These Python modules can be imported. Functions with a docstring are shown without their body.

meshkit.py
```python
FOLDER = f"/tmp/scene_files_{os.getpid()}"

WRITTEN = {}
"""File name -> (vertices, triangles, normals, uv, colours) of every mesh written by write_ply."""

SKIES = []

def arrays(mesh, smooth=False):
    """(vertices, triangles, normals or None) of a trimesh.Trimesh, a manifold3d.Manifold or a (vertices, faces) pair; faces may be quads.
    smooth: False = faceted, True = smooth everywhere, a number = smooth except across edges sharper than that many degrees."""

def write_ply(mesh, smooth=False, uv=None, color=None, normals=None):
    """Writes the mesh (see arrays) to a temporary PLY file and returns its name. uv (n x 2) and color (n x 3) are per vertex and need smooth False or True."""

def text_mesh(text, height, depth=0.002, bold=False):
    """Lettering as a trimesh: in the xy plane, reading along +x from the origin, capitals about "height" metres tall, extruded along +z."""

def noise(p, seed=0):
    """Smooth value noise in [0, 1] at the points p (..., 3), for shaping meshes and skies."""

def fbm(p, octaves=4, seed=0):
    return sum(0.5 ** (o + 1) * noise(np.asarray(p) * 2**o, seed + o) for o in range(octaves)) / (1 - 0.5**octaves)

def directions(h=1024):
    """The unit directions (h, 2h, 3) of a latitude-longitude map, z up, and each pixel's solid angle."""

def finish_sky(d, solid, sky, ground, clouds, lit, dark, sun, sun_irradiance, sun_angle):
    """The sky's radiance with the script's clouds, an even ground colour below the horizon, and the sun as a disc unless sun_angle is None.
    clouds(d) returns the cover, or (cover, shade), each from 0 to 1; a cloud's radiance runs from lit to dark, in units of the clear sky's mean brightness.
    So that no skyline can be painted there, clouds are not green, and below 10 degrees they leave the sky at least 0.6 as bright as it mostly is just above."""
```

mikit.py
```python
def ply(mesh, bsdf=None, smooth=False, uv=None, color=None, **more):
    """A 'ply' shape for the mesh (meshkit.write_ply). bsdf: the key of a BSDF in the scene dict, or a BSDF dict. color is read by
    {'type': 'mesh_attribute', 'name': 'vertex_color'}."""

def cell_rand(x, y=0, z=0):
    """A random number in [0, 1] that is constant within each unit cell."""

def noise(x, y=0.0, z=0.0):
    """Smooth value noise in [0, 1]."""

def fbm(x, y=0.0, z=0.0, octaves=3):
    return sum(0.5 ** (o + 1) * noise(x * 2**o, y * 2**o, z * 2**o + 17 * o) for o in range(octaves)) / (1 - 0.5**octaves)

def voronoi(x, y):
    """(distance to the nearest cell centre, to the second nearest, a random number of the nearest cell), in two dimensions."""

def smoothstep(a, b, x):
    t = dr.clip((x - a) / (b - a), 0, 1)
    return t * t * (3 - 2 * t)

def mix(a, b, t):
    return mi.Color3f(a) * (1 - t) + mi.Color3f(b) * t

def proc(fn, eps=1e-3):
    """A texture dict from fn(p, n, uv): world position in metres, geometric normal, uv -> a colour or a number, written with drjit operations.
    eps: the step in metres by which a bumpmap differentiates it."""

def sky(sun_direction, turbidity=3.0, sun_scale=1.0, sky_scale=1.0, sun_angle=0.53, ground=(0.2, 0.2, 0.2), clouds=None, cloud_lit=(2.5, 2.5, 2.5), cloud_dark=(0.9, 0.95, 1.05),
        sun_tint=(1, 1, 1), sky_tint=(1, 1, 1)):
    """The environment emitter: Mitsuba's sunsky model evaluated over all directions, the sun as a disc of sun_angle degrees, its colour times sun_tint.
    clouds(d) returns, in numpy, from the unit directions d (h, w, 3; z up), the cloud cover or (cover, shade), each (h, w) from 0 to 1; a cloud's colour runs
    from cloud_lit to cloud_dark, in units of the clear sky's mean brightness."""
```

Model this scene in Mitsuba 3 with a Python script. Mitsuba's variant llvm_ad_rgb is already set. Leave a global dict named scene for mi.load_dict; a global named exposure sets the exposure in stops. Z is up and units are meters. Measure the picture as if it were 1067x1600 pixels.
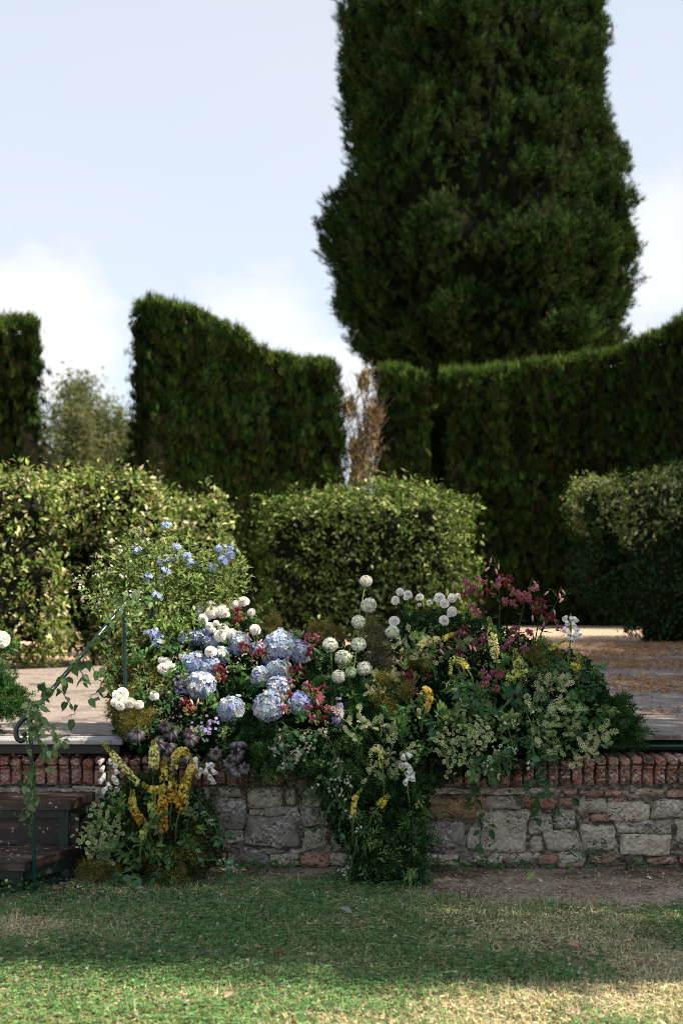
import math
import numpy as np, drjit as dr, mitsuba as mi
import mikit, meshkit, trimesh
from mikit import proc, noise, fbm, voronoi, cell_rand, smoothstep, mix

scene, labels = {}, {}
rng = np.random.default_rng(11)
T = mi.ScalarTransform4f

# ------------------------------------------------------------------ camera, sky, exposure
FOCAL, HORIZON, EYE = 2223.0, 904.0, 1.55            # photograph pixels (1067 x 1600) and metres
PITCH = math.atan((HORIZON - 800.0) / FOCAL)
_fw = np.array([0, math.cos(PITCH), math.sin(PITCH)])
_up = np.array([0, -math.sin(PITCH), math.cos(PITCH)])
scene['camera'] = {'type': 'thinlens', 'to_world': T().look_at(origin=[0, 0, EYE], target=[0, float(_fw[1]), EYE + float(_fw[2])], up=[0, 0, 1]),
                   'fov': 2 * math.degrees(math.atan(533.5 / FOCAL)), 'fov_axis': 'x', 'aperture_radius': 0.011, 'focus_distance': 7.5,
                   'near_clip': 0.05, 'far_clip': 2000.0}
SUN_EL, SUN_AZ = 56.0, -18.0                            # azimuth from +x towards +y
SUN = (math.cos(math.radians(SUN_EL)) * math.cos(math.radians(SUN_AZ)), math.cos(math.radians(SUN_EL)) * math.sin(math.radians(SUN_AZ)), math.sin(math.radians(SUN_EL)))


def veil(d):
    """Thin summer haze over the whole sky with a few low soft cumulus heads."""
    el = np.degrees(np.arcsin(np.clip(d[..., 2], -1, 1)))
    az = np.degrees(np.arctan2(d[..., 0], d[..., 1]))
    n = meshkit.fbm(d * np.array([3, 3, 8.0]), 5, 3)
    cover = 0.56 + 0.22 * n
    lump = meshkit.fbm(np.stack([az * 0.16, el * 0.30, 0 * el], -1), 5, 9)
    band = np.exp(-((el - 7.0) / 5.0) ** 2)
    heap = np.clip((lump * (.45 + .75 * band) - .52) * 5, 0, .5)
    bump = meshkit.fbm(np.stack([az * .9, el * 1.1, 0 * el], -1), 4, 21) - .5
    for a0, e0, wa, we, top in ((-12.3, 9.4, 3.6, 3.4, .85), (-3.4, 10.0, 2.8, 2.3, .55), (13.4, 13.0, 3.4, 3.0, .55), (-16.5, 8.5, 3.5, 2.5, .8), (-1.0, 7.6, 3.5, 1.8, .5)):
        r = np.hypot((az - a0) / wa, (el - e0) / we) + .60 * bump
        heap = heap + (1 - heap) * top * np.clip((1.15 - r) * 1.9, 0, 1)
    heap = np.clip(heap, 0, 1)
    both = cover + heap * (1 - cover)
    return both, np.clip(cover * (1 - heap) / np.maximum(both, 1e-6), 0, 1)


scene['sky'] = mikit.sky(SUN, turbidity=3, clouds=veil, cloud_lit=(1.64, 1.61, 1.61), cloud_dark=(1.34, 1.33, 1.36), ground=(0.08, 0.10, 0.06), sky_tint=(1.10, 1.0, 0.87))
exposure = 3.05

# ------------------------------------------------------------------ materials
def _unpack(p, n, uv):
    # each leaf, petal or twig carries its own colour in its uv: u holds red and green, v blue (square roots, 8 bits each)
    u = dr.floor(uv.x + .5)
    g = dr.floor(u / 256)
    return mi.Color3f(dr.square((u - g * 256) / 255), dr.square(g / 255), dr.square(uv.y))


VC = proc(_unpack)
scene['leaf'] = {'type': 'principledthin', 'base_color': VC, 'roughness': 0.5, 'diff_trans': 0.7, 'eta': 1.25}
scene['glossy_leaf'] = {'type': 'principledthin', 'base_color': VC, 'roughness': 0.30, 'diff_trans': 0.35, 'eta': 1.42}
scene['needle'] = {'type': 'principledthin', 'base_color': VC, 'roughness': 0.8, 'diff_trans': 0.35, 'eta': 1.15}
scene['petal'] = {'type': 'principledthin', 'base_color': VC, 'roughness': 0.65, 'diff_trans': 0.6, 'eta': 1.3}
scene['dull'] = {'type': 'twosided', 'bsdf': {'type': 'principled', 'base_color': VC, 'roughness': 0.9, 'specular': 0.05}}
scene['green_paint'] = {'type': 'twosided', 'bsdf': {'type': 'principled', 'base_color': {'type': 'rgb', 'value': [0.003, 0.032, 0.025]}, 'roughness': 0.28, 'specular': 0.5}}
scene['old_green_paint'] = {'type': 'twosided', 'bsdf': {'type': 'principled', 'roughness': 0.5, 'base_color': proc(
    lambda p, n, uv: mix((0.006, 0.018, 0.015), (0.06, 0.07, 0.06), smoothstep(0.66, 0.72, fbm(p.x * 40, p.y * 40, p.z * 22, 3))))}}


def _soil(p, n, uv):
    a = fbm(p.x * 3, p.y * 3, 0, 4)
    g = fbm(p.x * 60, p.y * 60, 0, 3)
    c = mix((0.085, 0.060, 0.042), (0.27, 0.22, 0.17), smoothstep(0.35, 0.7, a * 0.6 + g * 0.4))
    gr = cell_rand(dr.floor(p.x * 170), dr.floor(p.y * 170))
    c = mix(c, (0.42, 0.38, 0.33), smoothstep(0.93, 0.97, gr) * smoothstep(0.45, 0.62, a))
    return c


scene['soil'] = {'type': 'twosided', 'bsdf': {'type': 'bumpmap', 'arbitrary': proc(lambda p, n, uv: fbm(p.x * 45, p.y * 45, 0, 3), 0.004), 'scale': 0.02,
                 'bsdf': {'type': 'principled', 'base_color': proc(_soil), 'roughness': 0.95, 'specular': 0.1}}}


def _brick(p, n, uv):
    # uv.x: tone of the brick, uv.y: how weathered
    f = fbm(p.x * 95, p.y * 95 + uv.x * 9, p.z * 95, 3)
    c = mix((0.27, 0.115, 0.080), (0.42, 0.26, 0.20), uv.x)
    c = mix(c, (0.09, 0.035, 0.025), smoothstep(0.45, 0.75, f))
    c = mix(c, (0.062, 0.055, 0.048), smoothstep(0.48, 0.56, fbm(p.x * 48 + uv.x * 40, p.y * 48, p.z * 48, 4)) * uv.y)
    s = fbm(p.x * 85 + 7, p.y * 85, p.z * 85 + uv.y * 5, 4)
    return mix(c, (0.50, 0.47, 0.42), smoothstep(0.60, 0.66, s) * (0.25 + 0.75 * uv.y))


scene['brick'] = {'type': 'bumpmap', 'arbitrary': proc(lambda p, n, uv: fbm(p.x * 120, p.y * 120, p.z * 120, 3), 0.002), 'scale': 0.006,
                  'bsdf': {'type': 'principled', 'base_color': proc(_brick), 'roughness': 0.9, 'specular': 0.2}}


def _stone(p, n, uv):
    # uv.x: 0 dark grey .. 1 tan, uv.y: ochre
    a = fbm(p.x * 9 + uv.x * 31, p.y * 9, p.z * 9, 4)
    f = fbm(p.x * 75, p.y * 75, p.z * 75, 4)
    c = mix((0.20, 0.19, 0.175), (0.46, 0.41, 0.325), uv.x)
    c = mix(c, (0.25, 0.16, 0.075), uv.y)
    c = c * (0.40 + 1.25 * f) * (.75 + .5 * fbm(p.x * 24, p.y * 24 + uv.x * 9, p.z * 24, 3))
    c = mix(c, (0.030, 0.030, 0.029), smoothstep(0.50, 0.66, fbm(p.x * 90, p.y * 90 + 5, p.z * 100, 4)) * smoothstep(0.42, 0.62, fbm(p.x * 13, p.y * 13 + 5, p.z * 15, 4)) * 0.9)
    l = fbm(p.x * 70 + 3, p.y * 70, p.z * 70 + 9, 4)
    return mix(c, (0.50, 0.50, 0.46), smoothstep(0.55, 0.60, l) * smoothstep(0.44, 0.60, a))


scene['stone'] = {'type': 'bumpmap', 'arbitrary': proc(lambda p, n, uv: fbm(p.x * 55, p.y * 55, p.z * 55, 4), 0.003), 'scale': 0.022,
                  'bsdf': {'type': 'principled', 'base_color': proc(_stone), 'roughness': 0.95, 'specular': 0.15}}


def _mortar(p, n, uv):
    f = fbm(p.x * 60, p.y * 60, p.z * 60, 4)
    c = mix((0.075, 0.064, 0.052), (0.36, 0.32, 0.265), smoothstep(.3, .8, f))
    return mix(c, (.06, .055, .045), smoothstep(.52, .64, fbm(p.x * 16, p.y * 16, p.z * 20, 4)) * .75)


scene['mortar'] = {'type': 'bumpmap', 'arbitrary': proc(lambda p, n, uv: fbm(p.x * 90, p.y * 90, p.z * 90, 3), 0.003), 'scale': 0.02,
                   'bsdf': {'type': 'principled', 'base_color': proc(_mortar), 'roughness': 0.95, 'specular': 0.1}}


def _panel(p, n, uv):
    a = fbm(p.x * 0.9 + uv.x * 20, p.y * 0.9, 0, 4)
    g = fbm(p.x * 3.0, p.y * 60, uv.x * 30, 3)
    c = mix((0.115, 0.098, 0.088), (0.175, 0.155, 0.142), a * 0.6 + g * 0.4)
    st = fbm(p.x * 5 + 3, p.y * 5, 2, 4)
    c = mix(c, (0.075, 0.062, 0.055), smoothstep(0.52, 0.62, st) * 0.6)
    return mix(c, (0.30, 0.26, 0.23), smoothstep(0.70, 0.75, fbm(p.x * 40, p.y * 40, 4, 3)) * 0.5)


scene['panel'] = {'type': 'principled', 'base_color': proc(_panel), 'roughness': 0.62, 'specular': 0.35}


def _tread(p, n, uv):
    g = fbm(p.x * 2.5, p.y * 70, p.z * 70, 4)
    c = mix((0.010, 0.008, 0.008), (0.028, 0.019, 0.017), g)
    w = fbm(p.x * 7, p.y * 26, p.z * 26 + 3, 4)
    c = mix(c, (0.085, 0.055, 0.042), smoothstep(0.58, 0.66, w) * 0.7)
    return mix(c, (0.30, 0.27, 0.24), smoothstep(0.74, 0.78, fbm(p.x * 50, p.y * 50, p.z * 50, 3)))


scene['tread_wood'] = {'type': 'principled', 'base_color': proc(_tread), 'roughness': 0.42, 'specular': 0.5}
scene['nosing_paint'] = {'type': 'principled', 'roughness': 0.4, 'specular': 0.5, 'base_color': proc(
    lambda p, n, uv: mix((0.17, 0.18, 0.19), (0.30, 0.31, 0.33), fbm(p.x * 6, p.y * 60, p.z * 60, 4)) * (1 - 0.5 * smoothstep(0.64, 0.70, fbm(p.x * 30, p.y * 60, 0, 3))))}
scene['black_paint'] = {'type': 'twosided', 'bsdf': {'type': 'principled', 'base_color': {'type': 'rgb', 'value': [0.012, 0.012, 0.013]}, 'roughness': 0.5}}
scene['bark'] = {'type': 'twosided', 'bsdf': {'type': 'principled', 'roughness': 0.9, 'specular': 0.2, 'base_color': proc(
    lambda p, n, uv: mix((0.045, 0.033, 0.025), (0.16, 0.125, 0.095), fbm(p.x * 14, p.y * 14, p.z * 3, 4)))}}


# ------------------------------------------------------------------ helpers
def at(px, py, Y):
    """The point of the plane y = Y that the photograph shows at pixel (px, py)."""
    px, py, Y = np.broadcast_arrays(np.asarray(px, float), np.asarray(py, float), np.asarray(Y, float))
    d = _fw * FOCAL + np.array([1.0, 0, 0]) * (px[..., None] - 533.5) + _up * (800.0 - py[..., None])
    return np.array([0, 0, EYE]) + d * (Y / d[..., 1])[..., None]


def depth(py):
    """How far the face of the flower arrangement stands from the camera, by its height."""
    return np.interp(py, [840, 930, 1000, 1060, 1150, 1250, 1380], [8.2, 8.05, 7.86, 7.70, 7.50, 7.42, 7.30])


def fl(px, py, back=0.0):
    return at(px, py, depth(py) + back)


used = {}


def numbered(name):
    used[name] = used.get(name, -1) + 1
    return name if used[name] == 0 else f'{name}_{used[name]:03d}'


def unit(a):
    a = np.asarray(a, float)
    return a / np.maximum(np.linalg.norm(a, axis=-1, keepdims=True), 1e-12)


def col(c, n, v=0.15, hue=0.06, r=None):
    """n colours around c: v the spread of brightness, hue that of each channel."""
    r = r or rng
    return np.clip(np.asarray(c, float) * np.exp(r.normal(0, v, (n, 1))) * np.exp(r.normal(0, hue, (n, 3))), 0, 0.92)


def pick(cs, n, v=0.15, hue=0.05, p=None):
    return col(np.asarray(cs, float)[rng.choice(len(cs), n, p=p)], n, v, hue)


def join(*ms):
    ms = [m for m in ms if m is not None and len(m[0])]
    at_ = np.cumsum([0] + [len(m[0]) for m in ms])
    return np.vstack([m[0] for m in ms]), np.vstack([m[1] + a for m, a in zip(ms, at_)]), np.vstack([m[2] for m in ms])


def scatter(tmpl, P, X, Z, S, C):
    """Copies of the template (v, f, tint per vertex) at P, its x along X, its z towards Z, scaled by S (n,) or (n, 3), coloured C (n, 3)."""
    tv, tf, tc = tmpl
    n = len(P)
    X = unit(X)
    Z = unit(Z - (Z * X).sum(1, keepdims=True) * X)
    Y = np.cross(Z, X)
    S = np.asarray(S, float)
    S = np.broadcast_to(S if S.ndim == 0 else S.reshape(len(S), -1), (n, 3))
    L = tv[None] * S[:, None]
    v = P[:, None] + L[..., :1] * X[:, None] + L[..., 1:2] * Y[:, None] + L[..., 2:] * Z[:, None]
    c = np.clip(C[:, None] * tc[None], 0, 0.95) if tc.ndim == 2 else None
    f = tf[None] + (np.arange(n) * len(tv))[:, None, None]
    return v.reshape(-1, 3), f.reshape(-1, 3), c.reshape(-1, 3)


def tmpl(v, f, tint=None):
    v = np.asarray(v, float)
    return v, np.asarray(f, int), np.ones((len(v), 3)) if tint is None else np.asarray(tint, float)


SPIKE = tmpl([[0, .5, 0], [0, -.5, 0], [1, 0, 0]], [[0, 1, 2]])
KITE = tmpl([[0, 0, 0], [.45, .5, 0], [.45, -.5, 0], [1, 0, 0]], [[0, 2, 1], [1, 2, 3]])
BLADE = tmpl([[0, .5, 0], [0, -.5, 0], [.55, .35, .12], [.55, -.35, .12], [1, 0, 0]], [[0, 1, 2], [2, 1, 3], [2, 3, 4]])
LEAF = tmpl([[0, 0, 0], [.4, .5, .10], [.45, 0, 0], [.4, -.5, .10], [1, 0, -.14]], [[0, 2, 1], [0, 3, 2], [2, 4, 1], [2, 3, 4]])


def fine_leaf(fold=.10, droop=.18, wave=0.0, heart=0.0):
    s = np.array([0, .12, .28, .45, .62, .8, 1.0])
    w = np.array([0, .62, .98, 1.0, .78, .40, 0]) * .5
    v, f, k = [], [], 0
    for i, (a, b) in enumerate(zip(s, w)):
        z = -droop * a * a
        side = a - heart * (1 - a) * (.35 if 0 < i < 3 else 0)
        for q in (-1, -.5, 0, .5, 1):
            v.append([a if q == 0 else side, q * b, z + fold * abs(q) * 2 * b + wave * math.sin(i * 2.1 + q * 2)])
    for i in range(len(s) - 1):
        for j in range(4):
            a = i * 5 + j
            f += [[a, a + 5, a + 1], [a + 1, a + 5, a + 6]]
    v, f = np.array(v), np.array(f)
    tint = np.ones((len(v), 3))
    tint[2::5] *= 1.35
    return v, f, tint


FINE = fine_leaf()
FINE_WAVY = fine_leaf(.06, .25, .05, .5)
FINE_FLAT = fine_leaf(.05, .12, .02)


def margin_leaf():
    """A small rounded leaf whose rim is pale."""
    a = np.linspace(0, 2 * np.pi, 8, endpoint=False)
    ring = np.stack([.5 - .5 * np.cos(a), .42 * np.sin(a), 0 * a], 1)
    inner = np.array([.5, 0, .03]) + (ring - [.5, 0, 0]) * .62
    v = np.vstack([[[.5, 0, .04]], inner, inner, ring])
    i, j = np.arange(8), (np.arange(8) + 1) % 8
    f = np.vstack([np.stack([0 * i, 1 + i, 1 + j], 1), np.stack([9 + i, 17 + i, 17 + j], 1), np.stack([9 + i, 17 + j, 9 + j], 1)])
    return v, f, np.vstack([np.full((9, 3), [.32, .55, .25]), np.full((16, 3), [1, 1, 1])])


MARGIN = margin_leaf()


def lobed_leaf():
    """A deeply cut leaf: a rib with five pairs of narrow toothed lobes."""
    out = []
    for s, L in ((.18, .20), (.34, .33), (.52, .36), (.70, .27), (.85, .16)):
        for q in (-1, 1):
            d = unit(np.array([.75, q * .66, .10]))
            b = np.array([s, 0, 0])
            out.append((b, d, L, .070))
            d2 = unit(d + .75 * np.array([-.25, q * .8, .1]))
            out.append((b + d * L * .55, d2, L * .34, .045))
            d3 = unit(d + .7 * np.array([.8, -q * .3, 0]))
            out.append((b + d * L * .5, d3, L * .36, .045))
    out.append((np.zeros(3), np.array([1, 0, 0.0]), 1.02, .06))
    v, f = [], []
    for b, d, L, w in out:
        y = unit(np.cross([0, 0, 1.0], d)) * w * .5
        k = len(v)
        v += [b, b + d * L * .6 + y, b + d * L * .6 - y, b + d * L - [0, 0, L * .25]]
        f += [[k, k + 2, k + 1], [k + 1, k + 2, k + 3]]
    return tmpl(v, f)


LOBED = lobed_leaf()


def flower(k, w=.62, cup=.25, inner=(1, 1, 1), outer=(1, 1, 1), notch=False):
    """k flat rounded petals round the z axis, of unit radius."""
    v, f, t = [], [], []
    for i in range(k):
        a = 2 * math.pi * i / k
        c, s = math.cos(a), math.sin(a)
        b = len(v)
        for x, y, z, q in ((0.04, 0, 0, 0), (.55, w / 2, cup * .5, .6), (.95, w * .38, cup, 1), (.86 if notch else 1.0, 0, cup * .8, 1), (.95, -w * .38, cup * .9, 1), (.55, -w / 2, cup * .35, .6)):
            v.append([x * c - y * s, x * s + y * c, z])
            t.append(np.array(inner) * (1 - q) + np.array(outer) * q)
        f += [[b, b + j, b + j + 1] for j in range(1, 5)]
    return tmpl(v, f, t)


FLORET4 = flower(4, .95, .18, (.75, .85, .8), (1, 1, 1))
STAR5 = flower(5, .42, .15)
STAR6 = tmpl(np.vstack([[[0, 0, 0]], *[[[math.cos(a), math.sin(a), .3], [.42 * math.cos(a + .42), .42 * math.sin(a + .42), .1]] for a in np.arange(6) * math.pi / 3]]),
             [[0, 1 + 2 * i, 2 + 2 * i] for i in range(6)] + [[0, 2 + 2 * i, 1 + 2 * ((i + 1) % 6)] for i in range(6)])
BALL = (lambda m: tmpl(np.array(m.vertices), np.array(m.faces)))(trimesh.creation.icosphere(1, 1.0))
PEB = tmpl([[1, 0, 0], [-1, 0, .1], [0, 1, 0], [.1, -1, 0], [0, 0, 1], [0, 0, -1]], [[0, 2, 4], [2, 1, 4], [1, 3, 4], [3, 0, 4], [2, 0, 5], [1, 2, 5], [3, 1, 5], [0, 3, 5]])
BUD = tmpl(np.vstack([[[0, 0, 0]], *[[[.3, .5 * math.cos(a), .5 * math.sin(a)], [.75, .4 * math.cos(a), .4 * math.sin(a)]] for a in np.arange(6) * math.pi / 3], [[1, 0, 0]]]),
           [x for i in range(6) for j in [(i + 1) % 6] for x in ([0, 1 + 2 * j, 1 + 2 * i], [1 + 2 * i, 1 + 2 * j, 2 + 2 * i], [2 + 2 * i, 1 + 2 * j, 2 + 2 * j], [2 + 2 * i, 2 + 2 * j, 13])])


def tube(pts, r0, r1=None, c=(.05, .09, .03), sides=5):
    p = np.asarray(pts, float)
    r = np.linspace(r0, r0 if r1 is None else r1, len(p))
    t = unit(np.gradient(p, axis=0))
    ref = np.array([0, 0, 1.0]) if abs(unit(p[-1] - p[0])[2]) < .8 else np.array([0, 1.0, 0])
    a = unit(np.cross(t, ref))
    b = np.cross(t, a)
    g = np.arange(sides) * 2 * np.pi / sides
    v = p[:, None] + r[:, None, None] * (np.cos(g)[None, :, None] * a[:, None] + np.sin(g)[None, :, None] * b[:, None])
    i, j = np.meshgrid(np.arange(len(p) - 1), np.arange(sides), indexing='ij')
    q = np.stack([i * sides + j, i * sides + (j + 1) % sides, (i + 1) * sides + (j + 1) % sides, (i + 1) * sides + j], -1).reshape(-1, 4)
    f = np.vstack([q[:, [0, 2, 1]], q[:, [0, 3, 2]]])
    v = np.vstack([v.reshape(-1, 3), p[:1], p[-1:]])
    n = len(p) * sides
    k = np.arange(sides)
    f = np.vstack([f, np.stack([k * 0 + n, k, (k + 1) % sides], 1), np.stack([k * 0 + n + 1, n - sides + (k + 1) % sides, n - sides + k], 1)])
    return v, f, np.broadcast_to(np.asarray(c, float), (len(v), 3)).copy()


def spline(pts, n=16):
    """A smooth curve through the points (Catmull-Rom)."""
    p = np.asarray(pts, float)
    if len(p) == 2:
        return p[0] + (p[1] - p[0]) * np.linspace(0, 1, n)[:, None]
    q = np.vstack([2 * p[0] - p[1], p, 2 * p[-1] - p[-2]])
    t = np.linspace(0, len(p) - 1 - 1e-9, n)
    i = t.astype(int)
    u = (t - i)[:, None]
    a, b, c, d = q[i], q[i + 1], q[i + 2], q[i + 3]
    return .5 * (2 * b + (c - a) * u + (2 * a - 5 * b + 4 * c - d) * u ** 2 + (3 * b - a - 3 * c + d) * u ** 3)


def box(x0, x1, y0, y1, z0, z1, ch=0.0):
    m = trimesh.creation.box(bounds=[[x0, y0, z0], [x1, y1, z1]])
    if ch <= 0:
        return np.array(m.vertices), np.array(m.faces)
    import manifold3d as mf
    s = mf.Manifold.cube((1, 1, 1))
    pts = []
    for v in np.array(m.vertices):
        c = np.array([(x0 + x1) / 2, (y0 + y1) / 2, (z0 + z1) / 2])
        sg = np.sign(v - c)
        for k in range(3):
            o = v - sg * ch
            o[k] = v[k]
            pts.append(o)
    h = trimesh.Trimesh(*(lambda m_: (m_.vert_properties[:, :3], m_.tri_verts))(mf.Manifold.hull_points(np.array(pts)).to_mesh()))
    return np.array(h.vertices), np.array(h.faces)


def prism(poly, z0, z1, ch=0.0):
    """A convex polygon (n, 2) as a slab, its top edge chamfered."""
    import manifold3d as mf
    p = np.asarray(poly, float)
    c = p.mean(0)
    i = p - unit(p - c) * ch * 1.4
    pts = np.vstack([np.column_stack([p, np.full(len(p), z0)]), np.column_stack([p, np.full(len(p), z1 - ch)]), np.column_stack([i, np.full(len(p), z1)])])
    m = mf.Manifold.hull_points(pts).to_mesh()
    return np.array(m.vert_properties[:, :3]), np.array(m.tri_verts)


def put(key, m, bsdf, smooth=False, uv=None):
    v, f = np.asarray(m[0], float), np.asarray(m[1], int)
    if len(m) < 3 or bsdf not in COLOURED:
        scene[key] = mikit.ply((v, f), bsdf, smooth=smooth if uv is None or smooth in (True, False) else True, uv=None if uv is None else np.broadcast_to(uv, (len(v), 2)))
        return key
    n = meshkit.arrays((v, f), True)[2] if smooth else None
    c = np.round(np.sqrt(np.clip(m[2], 0, 1)) * 255)
    mixed = (c[f] != c[f[:, :1]]).any((1, 2))              # faces whose corners differ get corners of their own, in their mean colour
    own = f[mixed]
    k = len(own)
    mean = np.round(np.sqrt(np.clip(np.asarray(m[2])[own].mean(1), 0, 1)) * 255)
    vv, cc = np.vstack([v, v[own].reshape(-1, 3)]), np.vstack([c, np.repeat(mean, 3, 0)])
    ff = f.copy()
    ff[mixed] = len(v) + np.arange(3 * k).reshape(-1, 3)
    if n is not None:
        n = np.vstack([n, n[own].reshape(-1, 3)])
    keep = np.zeros(len(vv), bool)
    keep[ff.ravel()] = True
    at_ = np.cumsum(keep) - 1
    path = meshkit.write_ply((vv[keep], at_[ff]), False, np.column_stack([cc[:, 0] + 256 * cc[:, 1], cc[:, 2] / 255])[keep], None, normals=None if n is None else n[keep])
    scene[key] = {'type': 'ply', 'filename': path, 'face_normals': n is None, 'bsdf': {'type': 'ref', 'id': bsdf}}
    return key


COLOURED = ('leaf', 'glossy_leaf', 'needle', 'petal', 'dull')


def thing(name, label, cat, group=None, kind=None):
    k = numbered(name)
    labels[k] = {'label': label, 'category': cat}
    if group:
        labels[k]['group'] = group
    if kind:
        labels[k]['kind'] = kind
    return k


def part(holder, name, m, bsdf, smooth=False, uv=None, stuff=False, label=None):
    k = numbered(f'{holder}__{name}')
    put(k, m, bsdf, smooth, uv)
    if stuff or label:
        labels[k] = {**({'kind': 'stuff'} if stuff else {}), **({'label': label} if label else {})}
    return k


def leaf_parts(holder, t, P, X, Z, S, C, bsdf='leaf', name='leaf'):
    """Each leaf an entry of its own."""
    for i in range(len(P)):
        m = scatter(t, P[i:i + 1], X[i:i + 1], Z[i:i + 1], np.asarray(S)[i:i + 1], C[i:i + 1])
        part(holder, name, m, bsdf, True)


def sample(v, f, n, r=None):
    """n points on the mesh, with its smooth normals."""
    r = r or rng
    a, b, c = v[f[:, 0]], v[f[:, 1]], v[f[:, 2]]
    cr = np.cross(b - a, c - a)
    ar = np.linalg.norm(cr, axis=1)
    N = np.zeros_like(v)
    for k in range(3):
        np.add.at(N, f[:, k], cr)
    N = unit(N)
    i = np.searchsorted(np.cumsum(ar) / ar.sum(), r.random(n))
    u = r.random((n, 2))
    u = np.where(u.sum(1, keepdims=True) > 1, 1 - u, u)
    w = np.column_stack([1 - u.sum(1), u])
    return (v[f[i]] * w[..., None]).sum(1), unit((N[f[i]] * w[..., None]).sum(1))


def rounded(h, r, step=.15):
    """A box of half sizes h with edges rounded by r, finely divided, round the origin."""
    h = np.asarray(h, float)
    parts_ = []
    for ax in range(3):
        o = [k for k in range(3) if k != ax]
        n0, n1 = (max(2, int(2 * h[k] / step) + 1) for k in o)
        a, b = np.meshgrid(np.linspace(-h[o[0]], h[o[0]], n0), np.linspace(-h[o[1]], h[o[1]], n1), indexing='ij')
        i, j = np.meshgrid(np.arange(n0 - 1), np.arange(n1 - 1), indexing='ij')
        q = np.stack([i * n1 + j, (i + 1) * n1 + j, (i + 1) * n1 + j + 1, i * n1 + j + 1], -1).reshape(-1, 4)
        tri = np.vstack([q[:, [0, 1, 2]], q[:, [0, 2, 3]]])
        for s in (-1, 1):
            v = np.zeros((n0 * n1, 3))
            v[:, ax], v[:, o[0]], v[:, o[1]] = s * h[ax], a.ravel(), b.ravel()
            parts_.append((v, tri if (s > 0) == (ax != 1) else tri[:, ::-1]))
    at_ = np.cumsum([0] + [len(p[0]) for p in parts_])
    v, f = np.vstack([p[0] for p in parts_]), np.vstack([p[1] + a for p, a in zip(parts_, at_)])
    m = trimesh.Trimesh(v, f, process=False)
    m.merge_vertices(digits_vertex=5)
    v, f = np.array(m.vertices), np.array(m.faces)
    c = np.clip(v, -(h - r), h - r)
    d = v - c
    return c + unit(d) * r, f


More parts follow.
